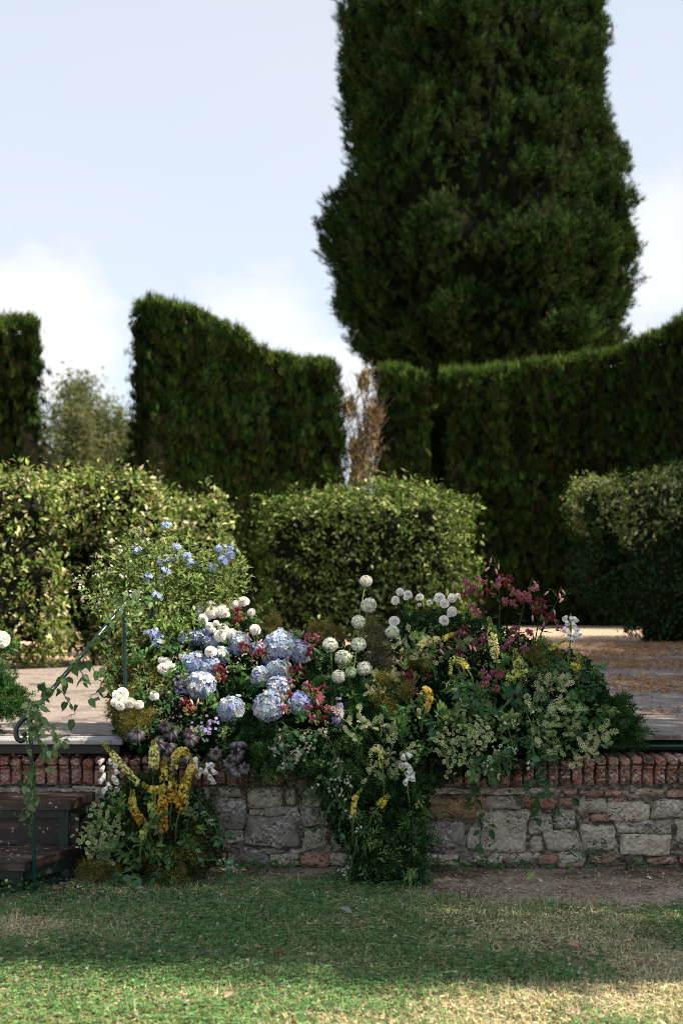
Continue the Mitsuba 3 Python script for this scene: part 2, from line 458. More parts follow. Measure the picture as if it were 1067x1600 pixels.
def turn(v, deg):
    a = math.radians(deg)
    x, y = v[:, 0].copy(), v[:, 1].copy()
    v = v.copy()
    v[:, 0], v[:, 1] = x * math.cos(a) - y * math.sin(a), x * math.sin(a) + y * math.cos(a)
    return v


def rand_dirs(n, r=None):
    return unit((r or rng).normal(size=(n, 3)))

# ================================================================== the setting
FLOOR, WALL_Y, CAP = 0.70, 7.70, 0.59


def sheet(x0, x1, y0, y1, step, zf):
    nx, ny = int((x1 - x0) / step) + 2, int((y1 - y0) / step) + 2
    X, Y = np.meshgrid(np.linspace(x0, x1, nx), np.linspace(y0, y1, ny), indexing='ij')
    i, j = np.meshgrid(np.arange(nx - 1), np.arange(ny - 1), indexing='ij')
    q = np.stack([i * ny + j, (i + 1) * ny + j, (i + 1) * ny + j + 1, i * ny + j + 1], -1).reshape(-1, 4)
    return np.column_stack([X.ravel(), Y.ravel(), zf(X.ravel(), Y.ravel())]), np.vstack([q[:, [0, 1, 2]], q[:, [0, 2, 3]]])


def lawn_z(x, y):
    p = np.column_stack([x, y, 0 * x])
    return (meshkit.fbm(p * 1.1, 3, 4) - .5) * .05 + (meshkit.fbm(p * 6, 3, 5) - .5) * .018


near = sheet(-7, 7, 1.0, 7.9, .06, lawn_z)
far = [sheet(*b, 3.0, lambda x, y: 0 * x - .012) for b in ((-150, -7, -150, 7.9), (7, 150, -150, 7.9), (-7, 7, -150, 1.0))]
g = near[0], near[1]
for s in far:
    g = np.vstack([g[0], s[0]]), np.vstack([g[1], s[1] + len(g[0])])
put('ground', g, 'soil', True)
labels['ground'] = {'label': 'brown earth under the lawn with bare gritty patch along the wall', 'kind': 'structure'}


def dirt(x, y):
    """How bare the ground is (0 lawn .. 1 earth), from the wall outwards."""
    n = meshkit.fbm(np.column_stack([x * 2.2, y * 3.2, 0 * x]), 4, 8) - .5
    edge = np.interp(x, [-3, -1.2, -.4, .15, .45, 1.2, 2.2, 4], [7.70, 7.62, 7.56, 7.30, 7.00, 6.95, 6.90, 6.9])
    return np.clip((y - edge - n * .5) / .14 + .5, 0, 1)


def dry(x, y):  # noise gives real dry grass; sunlit ground is painted in as straw too
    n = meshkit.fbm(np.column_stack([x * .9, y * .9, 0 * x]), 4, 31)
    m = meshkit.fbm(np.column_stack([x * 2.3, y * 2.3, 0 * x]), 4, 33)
    worn = (y < 5.55 + .9 * (m - .5)) | (np.hypot((x - 1.45) / .45, (y - 5.7) / .34) < 1.5 * m + .2) | (np.hypot((x + 1.6) / .4, (y - 6.4) / .22) < 1.5 * m + .15)  # straw patches that paint sunlight into the grass colour
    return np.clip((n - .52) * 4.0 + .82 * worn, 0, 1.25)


# grass: bent blades, short and thick near the camera's view
n = 250000
gx = np.concatenate([rng.uniform(-2.3, 2.3, int(n * .82)), rng.uniform(-5.5, 5.5, n - int(n * .82))])
gy = np.concatenate([4.2 + 3.35 * rng.random(int(n * .82)) ** .95, rng.uniform(2.4, 7.6, n - int(n * .82))])
k = (dirt(gx, gy) < rng.random(n) * .95) & ~((gx < -1.38) & (gy > 7.05))
gx, gy = gx[k], gy[k]
n = len(gx)
P = np.column_stack([gx, gy, lawn_z(gx, gy) - .004])
az = rng.uniform(0, 2 * np.pi, n)
tilt = np.abs(rng.normal(1.02, .36, n)).clip(.1, 1.52)
X = np.column_stack([np.sin(tilt) * np.cos(az), np.sin(tilt) * np.sin(az), np.cos(tilt)])
Zb = np.cross(X, np.column_stack([-np.sin(az), np.cos(az), 0 * az]))
tuft = meshkit.fbm(np.column_stack([gx * 5, gy * 5, 0 * gx]), 3, 15)
L = (.017 + .024 * rng.random(n)) * (.5 + 1.0 * tuft) * np.where(rng.random(n) < .04, 1.7, 1)
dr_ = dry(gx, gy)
straw_blade = rng.random(n) < (.06 + .60 * dr_)
C = np.where(straw_blade[:, None], pick([(.50, .45, .26), (.58, .53, .36), (.40, .36, .20)], n, .2), pick([(.115, .235, .080), (.150, .285, .105), (.085, .185, .062), (.25, .32, .15)], n, .25))
wide = rng.random(n) < .3
Wd = np.where(wide, .0062, .0038) * rng.uniform(.7, 1.3, n)
Sg = np.column_stack([L, Wd, L])
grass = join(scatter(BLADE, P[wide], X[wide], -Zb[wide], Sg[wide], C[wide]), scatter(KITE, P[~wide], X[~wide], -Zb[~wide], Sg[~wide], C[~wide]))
# clover: three small round leaflets on a short stalk
m = 44000
cx, cy = rng.uniform(-2.4, 2.4, m), 4.2 + 3.3 * rng.random(m)
cl = meshkit.fbm(np.column_stack([cx * 1.7, cy * 1.7, 0 * cx]), 3, 44)
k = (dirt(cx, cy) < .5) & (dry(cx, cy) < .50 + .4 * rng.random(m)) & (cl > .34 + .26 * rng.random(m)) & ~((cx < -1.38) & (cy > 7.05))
cx, cy = cx[k], cy[k]
m = len(cx)
cz = lawn_z(cx, cy) + .012 + .022 * rng.random(m)
cc = pick([(.095, .215, .080), (.135, .265, .105), (.065, .165, .060)], m, .25)
a0 = rng.uniform(0, 6.3, m)
cs = .006 + .009 * rng.random(m)
tl = rng.normal(0, .3, (m, 2))
clover = [scatter(tmpl([[0.05, 0, 0], [.6, .45, .08], [1, .2, .05], [1, -.2, .05], [.6, -.45, .08]], [[0, 2, 1], [0, 3, 2], [0, 4, 3]]), np.column_stack([cx, cy, cz]),
                  np.column_stack([np.cos(a0 + q), np.sin(a0 + q), tl[:, 0]]), np.column_stack([tl[:, 1], tl[:, 0], 0 * cx + 1]), cs, cc) for q in (0, 2.09, 4.19)]
# thatch: flat dead blades lying between the living ones
m = 90000
tx, ty = rng.uniform(-2.6, 2.6, m), 4.1 + 3.4 * rng.random(m)
k = dirt(tx, ty) < .3 + .4 * rng.random(m)
tx, ty = tx[k], ty[k]
m = len(tx)
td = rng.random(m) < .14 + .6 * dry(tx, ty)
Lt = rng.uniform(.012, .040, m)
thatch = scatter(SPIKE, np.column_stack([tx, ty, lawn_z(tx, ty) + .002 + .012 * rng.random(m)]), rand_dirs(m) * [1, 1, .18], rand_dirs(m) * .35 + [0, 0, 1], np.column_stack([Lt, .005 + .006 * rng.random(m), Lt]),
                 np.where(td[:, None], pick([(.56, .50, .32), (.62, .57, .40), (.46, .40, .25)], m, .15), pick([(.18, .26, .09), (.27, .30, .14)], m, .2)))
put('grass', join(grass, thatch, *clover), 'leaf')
labels['grass'] = {'label': 'short patchy green and straw coloured lawn grass with clover', 'category': 'grass', 'kind': 'stuff'}
# white clover heads
m = 190
x, y = rng.uniform(-2.2, 2.2, m), 4.4 + 2.7 * rng.random(m)
k = dirt(x, y) < .4
x, y = x[k], y[k]
cp = np.column_stack([x, y, lawn_z(x, y) + .032])
m = len(x)
P = np.repeat(cp, 18, 0)
D = rand_dirs(len(P)) + [0, 0, .35]
put('clover_blossom', join(scatter(KITE, P, D, rand_dirs(len(P)), np.array([[.0085, .0034, 1]]).repeat(len(P), 0), pick([(.66, .66, .56), (.52, .50, .42), (.60, .54, .48)], len(P), .12))), 'petal')
labels['clover_blossom'] = {'label': 'small cream clover heads dotted over the lawn', 'category': 'clover blossom', 'kind': 'stuff'}
# pebbles and crumbs on the bare strip
m = 5200
x, y = rng.uniform(-1.0, 3.6, m), rng.uniform(6.7, 7.68, m)
k = dirt(x, y) > .45
x, y = x[k], y[k]
m = len(x)
s = .0025 + .006 * rng.random(m) ** 3
put('gravel', scatter(PEB, np.column_stack([x, y, lawn_z(x, y) + s * .2]), rand_dirs(m), rand_dirs(m), s[:, None] * rng.uniform(.5, 1.2, (m, 3)), pick([(.36, .32, .27), (.22, .18, .14), (.46, .42, .37)], m, .2)), 'dull')
labels['gravel'] = {'label': 'fine grit and pebbles on the bare earth below the wall', 'category': 'gravel', 'kind': 'stuff'}
m = 2600
x, y = rng.uniform(-1.2, 3.6, m), rng.uniform(6.8, 7.68, m)
k = dirt(x, y) > .35
x, y = x[k], y[k]
m = len(x)
put('twig_litter', scatter(KITE, np.column_stack([x, y, lawn_z(x, y) + .006]), rand_dirs(m) * [1, 1, .12], rand_dirs(m) * .4 + [0, 0, 1], np.column_stack([.012 + .03 * rng.random(m), .003 + .006 * rng.random(m), .01 + 0 * x]),
                           pick([(.22, .14, .075), (.13, .08, .045), (.32, .24, .15)], m, .25)), 'leaf')
labels['twig_litter'] = {'label': 'brown crumbled leaves and twigs scattered on the bare earth', 'category': 'litter', 'kind': 'stuff'}

# raised ground behind the wall
put('terrace_ground', sheet(-160, 160, 8.3, 320, 4.0, lambda x, y: 0 * x + .63), 'terrace_earth')
labels['terrace_ground'] = {'label': 'tan gravelly ground round the stage and under the hedges', 'kind': 'structure'}
scene['terrace_earth'] = {'type': 'twosided', 'bsdf': {'type': 'principled', 'roughness': .95, 'specular': .1, 'base_color': proc(
    lambda p, n, uv: mix((.15, .105, .075), (.30, .23, .18), fbm(p.x * 2, p.y * 2, 0, 4)) * (.7 + .6 * fbm(p.x * 50, p.y * 50, 0, 3)))}}

for k_, (x0, x1) in enumerate(((-150, -4.55), (4.55, 150))):
    s = sheet(x0, x1, 7.6, 8.5, .45, lambda x, y: np.clip((y - 7.75) / .6, 0, 1) * .66 - .02)
    put(f'earth_bank_{k_:03d}' if k_ else 'earth_bank', s, 'soil', True)
    labels[f'earth_bank_{k_:03d}' if k_ else 'earth_bank'] = {'label': 'earth bank carrying on past the ' + ('right' if k_ else 'left') + ' end of the wall', 'kind': 'structure'}
# the stage floor: big worn panels with open joints
from shapely.geometry import Polygon, box as sbox
stage = Polygon([(-4.6, 7.77), (3.6, 7.77), (7.5, 10.5), (8.2, 19.0), (1.2, 19.0), (-2.0, 14.4), (-3.0, 12.95), (-6.2, 12.5)])
labels['floor'] = {'label': 'worn brown grey stage floor of large panels', 'kind': 'structure'}
rowy = [7.77, 9.88, 12.0, 14.1, 16.2, 18.3, 19.2]
for r in range(len(rowy) - 1):
    xs = np.arange(-7.1 + (.62 if r % 2 else 0), 9, 1.24) - .30
    for x0 in xs:
        cell = sbox(x0 + .003, rowy[r] + .003, x0 + 1.237, rowy[r + 1] - .003).intersection(stage)
        if cell.is_empty or cell.area < .02 or cell.geom_type != 'Polygon':
            continue
        dz = rng.normal(0, .0015)
        part('floor', 'panel', prism(np.array(cell.exterior.coords)[:-1], FLOOR - .026 + dz, FLOOR + dz, .003), 'panel', False, uv=(rng.random(), 0))
# dark front board, round beam and paint under the stage's edge
k = 'floor'
part(k, 'joist', (lambda m: (m[0], m[1]))(box(-4.6, 7.0, 8.20, 8.26, CAP - .03, FLOOR - .03)), 'black_paint')
part(k, 'edge_beam', tube([(-1.1, 7.86, .632), (3.7, 7.86, .632)], .027, sides=12), 'green_paint', True)
scene[f'{k}__edge_beam']['bsdf'] = {'type': 'ref', 'id': 'green_paint'}
# painted nosing over the stairs
nx1 = -1.16
part(k, 'nosing', box(-4.6, nx1, 7.595, 7.766, FLOOR - .034, FLOOR - .004, .006), 'nosing_paint')
part(k, 'nosing_strip', box(-4.6, nx1 + .004, 7.66, 7.672, FLOOR - .012, FLOOR - .001, .002), 'nosing_paint')
part(k, 'apron', box(-4.6, nx1 - .02, 7.63, 7.655, FLOOR - .085, FLOOR - .036, .003), 'black_paint')

# brown needle litter drifted over the floor on the right
m = 50000
x, y = rng.uniform(.7, 6.5, m), rng.uniform(8.6, 19.0, m)
dn = meshkit.fbm(np.column_stack([x * .8, y * 1.9, 0 * x]), 4, 61)
want = np.clip((dn - .475 + .06 * np.clip((y - 10) / 5, 0, 1) + .05 * (x > 2)) * 9, 0, 1) * np.clip((y - 8.5) / 2.2, .0, 1)
k = rng.random(m) < np.maximum(want, .03)
x, y = x[k], y[k]
m = len(x)
put('needle_litter', scatter(BLADE, np.column_stack([x, y, FLOOR + .003 + .014 * rng.random(m)]), rand_dirs(m) * [1, 1, .13], rand_dirs(m) * .5 + [0, 0, 1],
                             np.column_stack([.03 + .05 * rng.random(m), .006 + .010 * rng.random(m), .02 + 0 * x]), pick([(.32, .165, .065), (.40, .23, .10), (.20, .10, .045), (.44, .29, .15)], m, .2, .05)), 'leaf')
labels['needle_litter'] = {'label': 'rust brown dry needles drifted across the stage floor', 'category': 'litter', 'kind': 'stuff'}
m = 160
x, y = rng.uniform(.8, 4.5, m), rng.uniform(8.2, 18, m)
put('petal_litter', scatter(LEAF, np.column_stack([x, y, FLOOR + .012 + 0 * x]), rand_dirs(m) * [1, 1, .1], rand_dirs(m) * .4 + [0, 0, 1], np.column_stack([.03 + .03 * rng.random(m), .02 + .015 * rng.random(m), .03 + 0 * x]),
                            pick([(.50, .44, .38), (.34, .25, .17), (.10, .07, .05)], m, .2)), 'leaf')
labels['petal_litter'] = {'label': 'pale fallen petals and crumbs on the stage floor', 'category': 'litter', 'kind': 'stuff'}

# ------------------------------------------------------------------ the retaining wall
W = thing('stone_wall', 'low rubble stone wall with red brick coping holding up the stage', 'wall')


def lumpy(v, amp, freq, seed):
    p = np.asarray(v)
    d = np.stack([meshkit.fbm(p * freq, 3, seed + q) - .5 for q in range(3)], -1)
    return p + d * amp * 2


# mortar bed
s = sheet(-4.6, 4.6, -.08, CAP - .04, .022, lambda x, y: 0 * x)
v = np.column_stack([s[0][:, 0], WALL_Y + .004 + .032 * (s[0][:, 1] > .405) + (meshkit.fbm(np.column_stack([s[0][:, 0] * 14, s[0][:, 1] * 14, 0 * s[0][:, 0]]), 4, 70) - .5) * .085, s[0][:, 1]])
top = box(-4.6, 4.6, WALL_Y + .05, 8.3, -.1, CAP - .02)
part(W, 'mortar', (np.vstack([v, top[0]]), np.vstack([s[1], top[1] + len(v)])), 'mortar', 40)


def world_rect(px0, py0, px1, py1):
    a, b = at(px0, py1, WALL_Y), at(px1, py0, WALL_Y)
    return a[0], a[2], b[0], b[2]


def stone(px0, py0, px1, py1, proud=.022, tone=.5, ochre=0.0, bsdf='stone', rnd=.35):
    x0, z0, x1, z1 = world_rect(px0, py0, px1, py1)
    w, h = (x1 - x0) / 2, (z1 - z0) / 2
    big = w > .06
    v, f = rounded((w, .06, h), min(w, h, .06) * rnd, .016 if big else .014)
    sd = int(rng.integers(1e6))
    if bsdf == 'stone' and big:
        sk = rng.uniform(-1, 1, 4)
        v[:, 0] += sk[0] * .16 * h * v[:, 2] / h * (1 if w > h else .6)
        v[:, 2] += sk[1] * .10 * h * v[:, 0] / w + sk[2] * .10 * h * (v[:, 0] / w) ** 2
        q_ = meshkit.fbm(np.column_stack([v[:, 0] * 6, v[:, 2] * 6, 0 * v[:, 0] + sd % 97]), 3, sd % 1000) - .5
        v[:, [0, 2]] *= (1.04 + .55 * q_)[:, None]
        v[:, 1] += -.055 * (meshkit.fbm(np.column_stack([v[:, 0] * 12, v[:, 2] * 12, 0 * v[:, 0] + 5]), 3, sd % 777) - .5) * (v[:, 1] < 0)
    v = v + [(x0 + x1) / 2, WALL_Y + .06 - proud, (z0 + z1) / 2]
    v = lumpy(v, .016 if big else .008, 9, sd)
    v = lumpy(v, .009, 30, sd + 5)
    part(W, 'brick' if bsdf == 'brick' else 'stone', (v, f), bsdf, 50, uv=(tone, ochre))


S = stone
S(664, 1247, 753, 1279, .03, .55, .85)
S(757, 1244, 815, 1266, .012, .35)
S(817, 1246, 868, 1262, .012, .2, 0, 'brick')
S(872, 1247, 902, 1260, .014, .6, 0, 'brick')
S(662, 1284, 726, 1327, .028, .25)
S(728, 1292, 752, 1328, .016, .6)
S(754, 1270, 823, 1331, .034, .75)
S(826, 1272, 862, 1303, .02, .65)
S(826, 1307, 847, 1331, .016, .55)
S(865, 1266, 898, 1294, .022, .35)
S(850, 1296, 906, 1331, .028, .7)
S(903, 1250, 946, 1270, .016, .6)
S(947, 1247, 978, 1256, .012, .5, 0, 'brick')
S(951, 1256, 1012, 1281, .026, .9, .12)
S(1018, 1250, 1068, 1278, .03, .55)
S(923, 1274, 954, 1285, .008, .7, 0, 'brick')
S(963, 1284, 1020, 1303, .014, .6, .05)
S(908, 1290, 961, 1329, .03, .85)
S(965, 1303, 1052, 1337, .036, .95, .1)
S(1024, 1281, 1050, 1304, .018, .4)
S(1054, 1280, 1092, 1320, .022, .8)
for x0, x1 in ((920, 962), (1010, 1058), (1062, 1096), (880, 914)):
    S(x0, 1338, x1, 1350, .018, rng.random(), .5, 'brick', .5)
S(728, 1332, 780, 1341, .008, .5)
S(784, 1333, 842, 1342, .01, .6)
for x0, x1, y0, b in ((740, 812, 1233, 'stone'), (814, 876, 1233, 'stone'), (880, 901, 1234, 'brick'), (904, 941, 1235, 'brick'), (944, 970, 1236, 'brick'), (986, 1036, 1235, 'stone'), (1040, 1082, 1236, 'brick'), (672, 736, 1233, 'stone'), (1085, 1140, 1235, 'brick')):
    S(x0, y0, x1, y0 + 8, .022, rng.random() * .6 + .3, .3, b, .45)
S(342, 1231, 375, 1246, .014, .6)
S(336, 1249, 385, 1293, .026, .12)
S(391, 1231, 444, 1260, .03, .7, .12)
S(388, 1264, 413, 1273, .016, .4)
S(384, 1276, 468, 1322, .036, .18)
S(350, 1297, 381, 1318, .018, .2)
S(447, 1233, 462, 1258, .016, .45)
S(453, 1325, 478, 1335, .012, .4)
S(386, 1326, 450, 1336, .012, .3)
S(416, 1263, 466, 1274, .012, .35)
x_ = 300
while x_ < 905:
    w_ = rng.uniform(26, 70)
    S(x_, 1334 + rng.uniform(-2, 2), x_ + w_ - 3, 1351 + rng.uniform(-2, 3), rng.uniform(.012, .03), rng.random(), .2 * rng.random(), 'stone' if rng.random() < .8 else 'brick')
    x_ += w_
# the rest of the rubble, mostly behind plants and stairs or past the frame
for x_, xe in ((474, 655), (-260, 330), (1098, 1420)):
    py = 1233
    for hh in (28, 34, 40):
        cx_ = x_
        while cx_ < xe - 15:
            w_ = min(rng.uniform(34, 82), xe - cx_)
            S(cx_, py, cx_ + w_ - 3, py + hh - 3 + rng.uniform(-2, 1), rng.uniform(.012, .03), rng.random(), .3 * (rng.random() < .2))
            cx_ += w_
        py += hh
# coping: a course of nosed bricks over a course of bricks standing on end
pitch = .0640
xs = np.arange(-3.6, 3.4, pitch)
for i, x0 in enumerate(xs):
    w = pitch - .010 - rng.uniform(0, .004)
    j = rng.normal(0, .003)
    v, f = rounded((w / 2, .11, .044), .006, .03)
    v = turn(v, rng.normal(0, 1.2)) + [x0, WALL_Y + .104 + rng.normal(0, .003), .485 + j]
    part(W, 'brick', (lumpy(v, .006, 24, i), f), 'brick', 40, uv=(rng.random(), min(1, max(.05, .35 + .45 * (x0 > 1.0) + rng.normal(0, .2)))))
    hz = .021
    v, f = rounded((w / 2 + .001, .14, hz), .017, .010)
    v = v + [x0 + rng.normal(0, .0015), WALL_Y + .093 + rng.normal(0, .004), CAP - hz + rng.normal(0, .005)]
    part(W, 'brick', (lumpy(v, .0075, 26, i + 500), f), 'brick', 40, uv=(rng.random(), min(1, max(.1, .65 + rng.normal(0, .3)))))
    v, f = rounded((w / 2, .12, .0085), .006, .010)
    v = v + [x0, WALL_Y + .095 + rng.normal(0, .003), CAP - .0525]
    part(W, 'brick', (lumpy(v, .003, 30, i + 900), f), 'brick', 40, uv=(rng.random(), .3))

# ------------------------------------------------------------------ stairs
K = thing('stairs', 'dark wooden steps on a green metal frame leading up to the stage', 'stairs')
for z, yf, yb, xf, xb in ((.41, 7.34, 7.70, -1.385, -1.315), (.18, 6.95, 7.35, -1.53, -1.345)):
    for a, b in ((0, .49), (.50, 1)):
        p0, p1 = yf + (yb - yf) * a, yf + (yb - yf) * b
        x0, x1 = xf + (xb - xf) * a, xf + (xb - xf) * b
        part(K, 'tread', prism([(-4.4, p0), (x0, p0), (x1, p1), (-4.4, p1)], z - .045, z + rng.normal(0, .001), .006), 'tread_wood')
    for nm, m in (('front_rail', box(-4.4, xf - .03, yf + .02, yf + .045, z - .09, z - .047, .003)),):
        part(K, nm, m, 'old_green_paint')
    d = unit(np.array([xb - xf, yb - yf]))
    n_ = np.array([d[1], -d[0]])
    q0, q1 = np.array([xf - .012, yf + .05]), np.array([xb - .012, yb - .02])
    part(K, 'side_rail', prism([q0, q1, q1 - n_ * .03, q0 - n_ * .03], z - .10, z - .047, .002), 'old_green_paint')
    if z < .3:
        part(K, 'side_rail', prism([q0, q1, q1 - n_ * .03, q0 - n_ * .03], .02, .05, .002), 'old_green_paint')
    part(K, 'leg', box(xf - .065, xf - .015, yf + .025, yf + .075, -.02, z - .047, .003), 'old_green_paint')
    part(K, 'leg', box(xb - .075, xb - .030, yb - .09, yb - .04, -.02, z - .10, .003), 'old_green_paint')
    part(K, 'leg', box(-3.2, -3.15, yf + .03, yf + .08, -.02, z - .047, .003), 'old_green_paint')
part(K, 'back_board', box(-4.4, -1.36, 7.42, 7.45, .06, .33, .003), 'tread_wood')

# ------------------------------------------------------------------ handrail
R = thing('handrail', 'thin green metal handrail with curled ends beside the steps', 'handrail')
lo, hi = at(48, 1118, 6.98), at(193, 948, 7.62)
lb, hb = at(55, 1394, 7.0), at(198, 1172, 7.62)
lb[2], hb[2] = -.03, FLOOR - .02
tilt_ = hi - lo
part(R, 'post', tube([lb, lb * .5 + lo * .5, lo + tilt_ * -.005], .0115, .0105, sides=10), 'green_paint', True)
part(R, 'post', tube([hb, hb * .5 + hi * .5, hi], .0115, sides=10), 'green_paint', True)
curl = [at(*p) for p in ((150, 998, 7.43), (100, 1056, 7.21), (62, 1100, 7.05), (40, 1121, 6.99), (26, 1137, 6.97), (26, 1152, 6.96), (33, 1158, 6.96), (39, 1153, 6.96), (37, 1144, 6.96), (33, 1146, 6.96))]
part(R, 'rail', tube(np.vstack([spline([hi + (0, 0, .008), curl[0], *curl[1:]], 60)]), .0125, sides=10), 'green_paint', True)
part(R, 'rail', tube(spline([hi + (-.006, 0, .010), at(208, 941, 7.66), at(226, 938, 7.70), at(236, 943, 7.73), at(238, 955, 7.75), at(234, 966, 7.76)], 30), .0125, sides=10), 'green_paint', True)
for key in list(scene):
    if key.startswith((R + '__', 'floor__edge_beam')):
        scene[key]['bsdf'] = {'type': 'ref', 'id': 'green_paint'}


# ------------------------------------------------------------------ hedges and trees
def laurel(key, boxes, n_per_m2, greens, tilt=.30, leaf=.075, second=None):
    """boxes: (centre x, y, z0, z1, half x, half y, turn, rounding)."""
    cores, P_, N_ = [], [], []
    for cx, cy, z0, z1, hx, hy, tn, r in boxes:
        h = np.array([hx, hy, (z1 - z0) / 2])
        v, f = rounded(h, min(r, h.min() * .95), .12)
        v = turn(v, tn) + [cx, cy, (z0 + z1) / 2]
        bump = (meshkit.fbm(v * 1.5, 3, 5) - .5) * .50 + (meshkit.fbm(v * 5, 3, 6) - .5) * .34 - .13
        cen = np.array([cx, cy, (z0 + z1) / 2])
        v = v + unit(v - cen) * bump[:, None]
        area = trimesh.Trimesh(v, f, process=False).area
        p, q = sample(v, f, int(area * n_per_m2))
        keep = (q[:, 1] < .35) | (rng.random(len(p)) < .35)
        P_.append(p[keep]); N_.append(q[keep])
        cores.append((cen + (v - cen) * (1 - .20 / np.maximum(np.abs(v - cen).max(1), .3))[:, None], f))
    P, N = np.vstack(P_), np.vstack(N_)
    for cx, cy, z0, z1, hx, hy, tn, r in boxes:      # leaves inside a neighbouring box are not grown
        l = turn(P - [cx, cy, (z0 + z1) / 2], -tn)
        ins = (np.abs(l) < np.array([hx, hy, (z1 - z0) / 2]) - .22).all(1)
        P, N = P[~ins], N[~ins]
    cl_ = meshkit.fbm(P * 7.0, 3, 17)
    k_ = rng.random(len(P)) < np.clip((cl_ - .34) * 4.5, .12, 1)
    P, N = P[k_], N[k_]
    n = len(P)
    sprig = rng.random(n) < .05
    P = P + N * (rng.normal(-.05, .065, n) + np.where(sprig, rng.uniform(.04, .18, n), 0))[:, None]
    D = unit(rand_dirs(n) * 1.0 + N * .55 + [0, 0, .10])
    Z = unit(N * 1.0 + [0, 0, tilt] + rand_dirs(n) * .8)
    L = leaf * rng.uniform(.6, 1.25, n)
    C = pick(greens, n, .22, .06)
    if second:                                       # paler leaf colours painting the sunlight on the hedge's left shoulder
        o = P - np.array([3.9, 18.4, 2.6])
        s = np.exp(-(o[:, 0] / 1.0) ** 2 - (o[:, 2] / .75) ** 2) + (meshkit.fbm(P * 2.0, 3, 19) - .5) * 1.3 > .58
        C[s] = pick(second, s.sum(), .22, .06)
    part(key, 'foliage', scatter(LEAF, P, D, Z, np.column_stack([L, L * .46, L]), C), 'glossy_leaf', stuff=True)
    c = join(*[(v, f, np.broadcast_to([.012, .014, .008], (len(v), 3))) for v, f in cores])
    part(key, 'inner_twigs', c, 'dull', stuff=True)  # solid core, near black to paint the shade between the leaves
    for cx, cy, z0, z1, hx, hy, tn, r in boxes:
        if z0 < 1.0:
            for q in range(max(2, int(hx * 2.2))):
                o = turn(np.array([[rng.uniform(-hx, hx) * .8, rng.uniform(-hy, hy) * .5, 0]]), tn)[0] + [cx, cy, .6]
                part(key, 'stem', tube([o, o + [rng.normal(0, .05), 0, .25], o + [rng.normal(0, .1), 0, .6]], .035, .02), 'bark', True)
    for kk in list(scene):
        if kk.startswith(key + '__stem'):
            scene[kk]['bsdf'] = {'type': 'ref', 'id': 'bark'}


LG = [(.085, .140, .030), (.115, .170, .038), (.060, .115, .026), (.10, .15, .032), (.14, .19, .045), (.22, .29, .08), (.40, .44, .20), (.44, .46, .27), (.15, .13, .06)]  # pale entries: cream leaves, and sunny highlights painted among them
LG2 = [(.075, .125, .028), (.10, .155, .036), (.055, .095, .025), (.085, .13, .03), (.13, .18, .045), (.32, .37, .16)]  # darker copy of the greens, painting the shade on the middle hedge
LG3 = [(.022, .048, .016), (.032, .062, .020), (.016, .036, .012), (.042, .07, .024)]  # darkest greens, with the right hedge's shade put into the leaf colour
G = 'clipped broadleaf hedges round the stage'
h1 = thing('laurel_hedge', 'tall sunlit broadleaf hedge on the left with a dark recess in it', 'hedge', G)
laurel(h1, [(-4.05, 13.95, .72, 2.60, 1.40, .62, 12, .25), (-3.1, 14.6, 1.85, 2.66, 1.35, .7, 26, .28), (-2.75, 15.6, .70, 2.2, .7, .4, 10, .2), (-2.28, 15.1, .72, 2.62, .40, .75, 28, .22), (-1.92, 17.2, .72, 2.62, .62, .62, 16, .3)], 1250, LG, .62)
h2 = thing('laurel_hedge', 'free standing box shaped broadleaf hedge behind the white globe flowers', 'hedge', G)
laurel(h2, [(.34, 17.9, .72, 2.64, 1.34, .85, -20, .18), (.75, 17.9, 1.6, 2.76, .60, .7, -20, .25)], 1250, LG2)
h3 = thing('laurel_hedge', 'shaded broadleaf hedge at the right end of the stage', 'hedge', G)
laurel(h3, [(5.75, 19.4, .40, 3.10, 2.1, .9, -32, .5), (3.75, 20.4, 1.2, 3.05, .45, .6, 10, .2)], 1250, LG3, .45, second=LG)


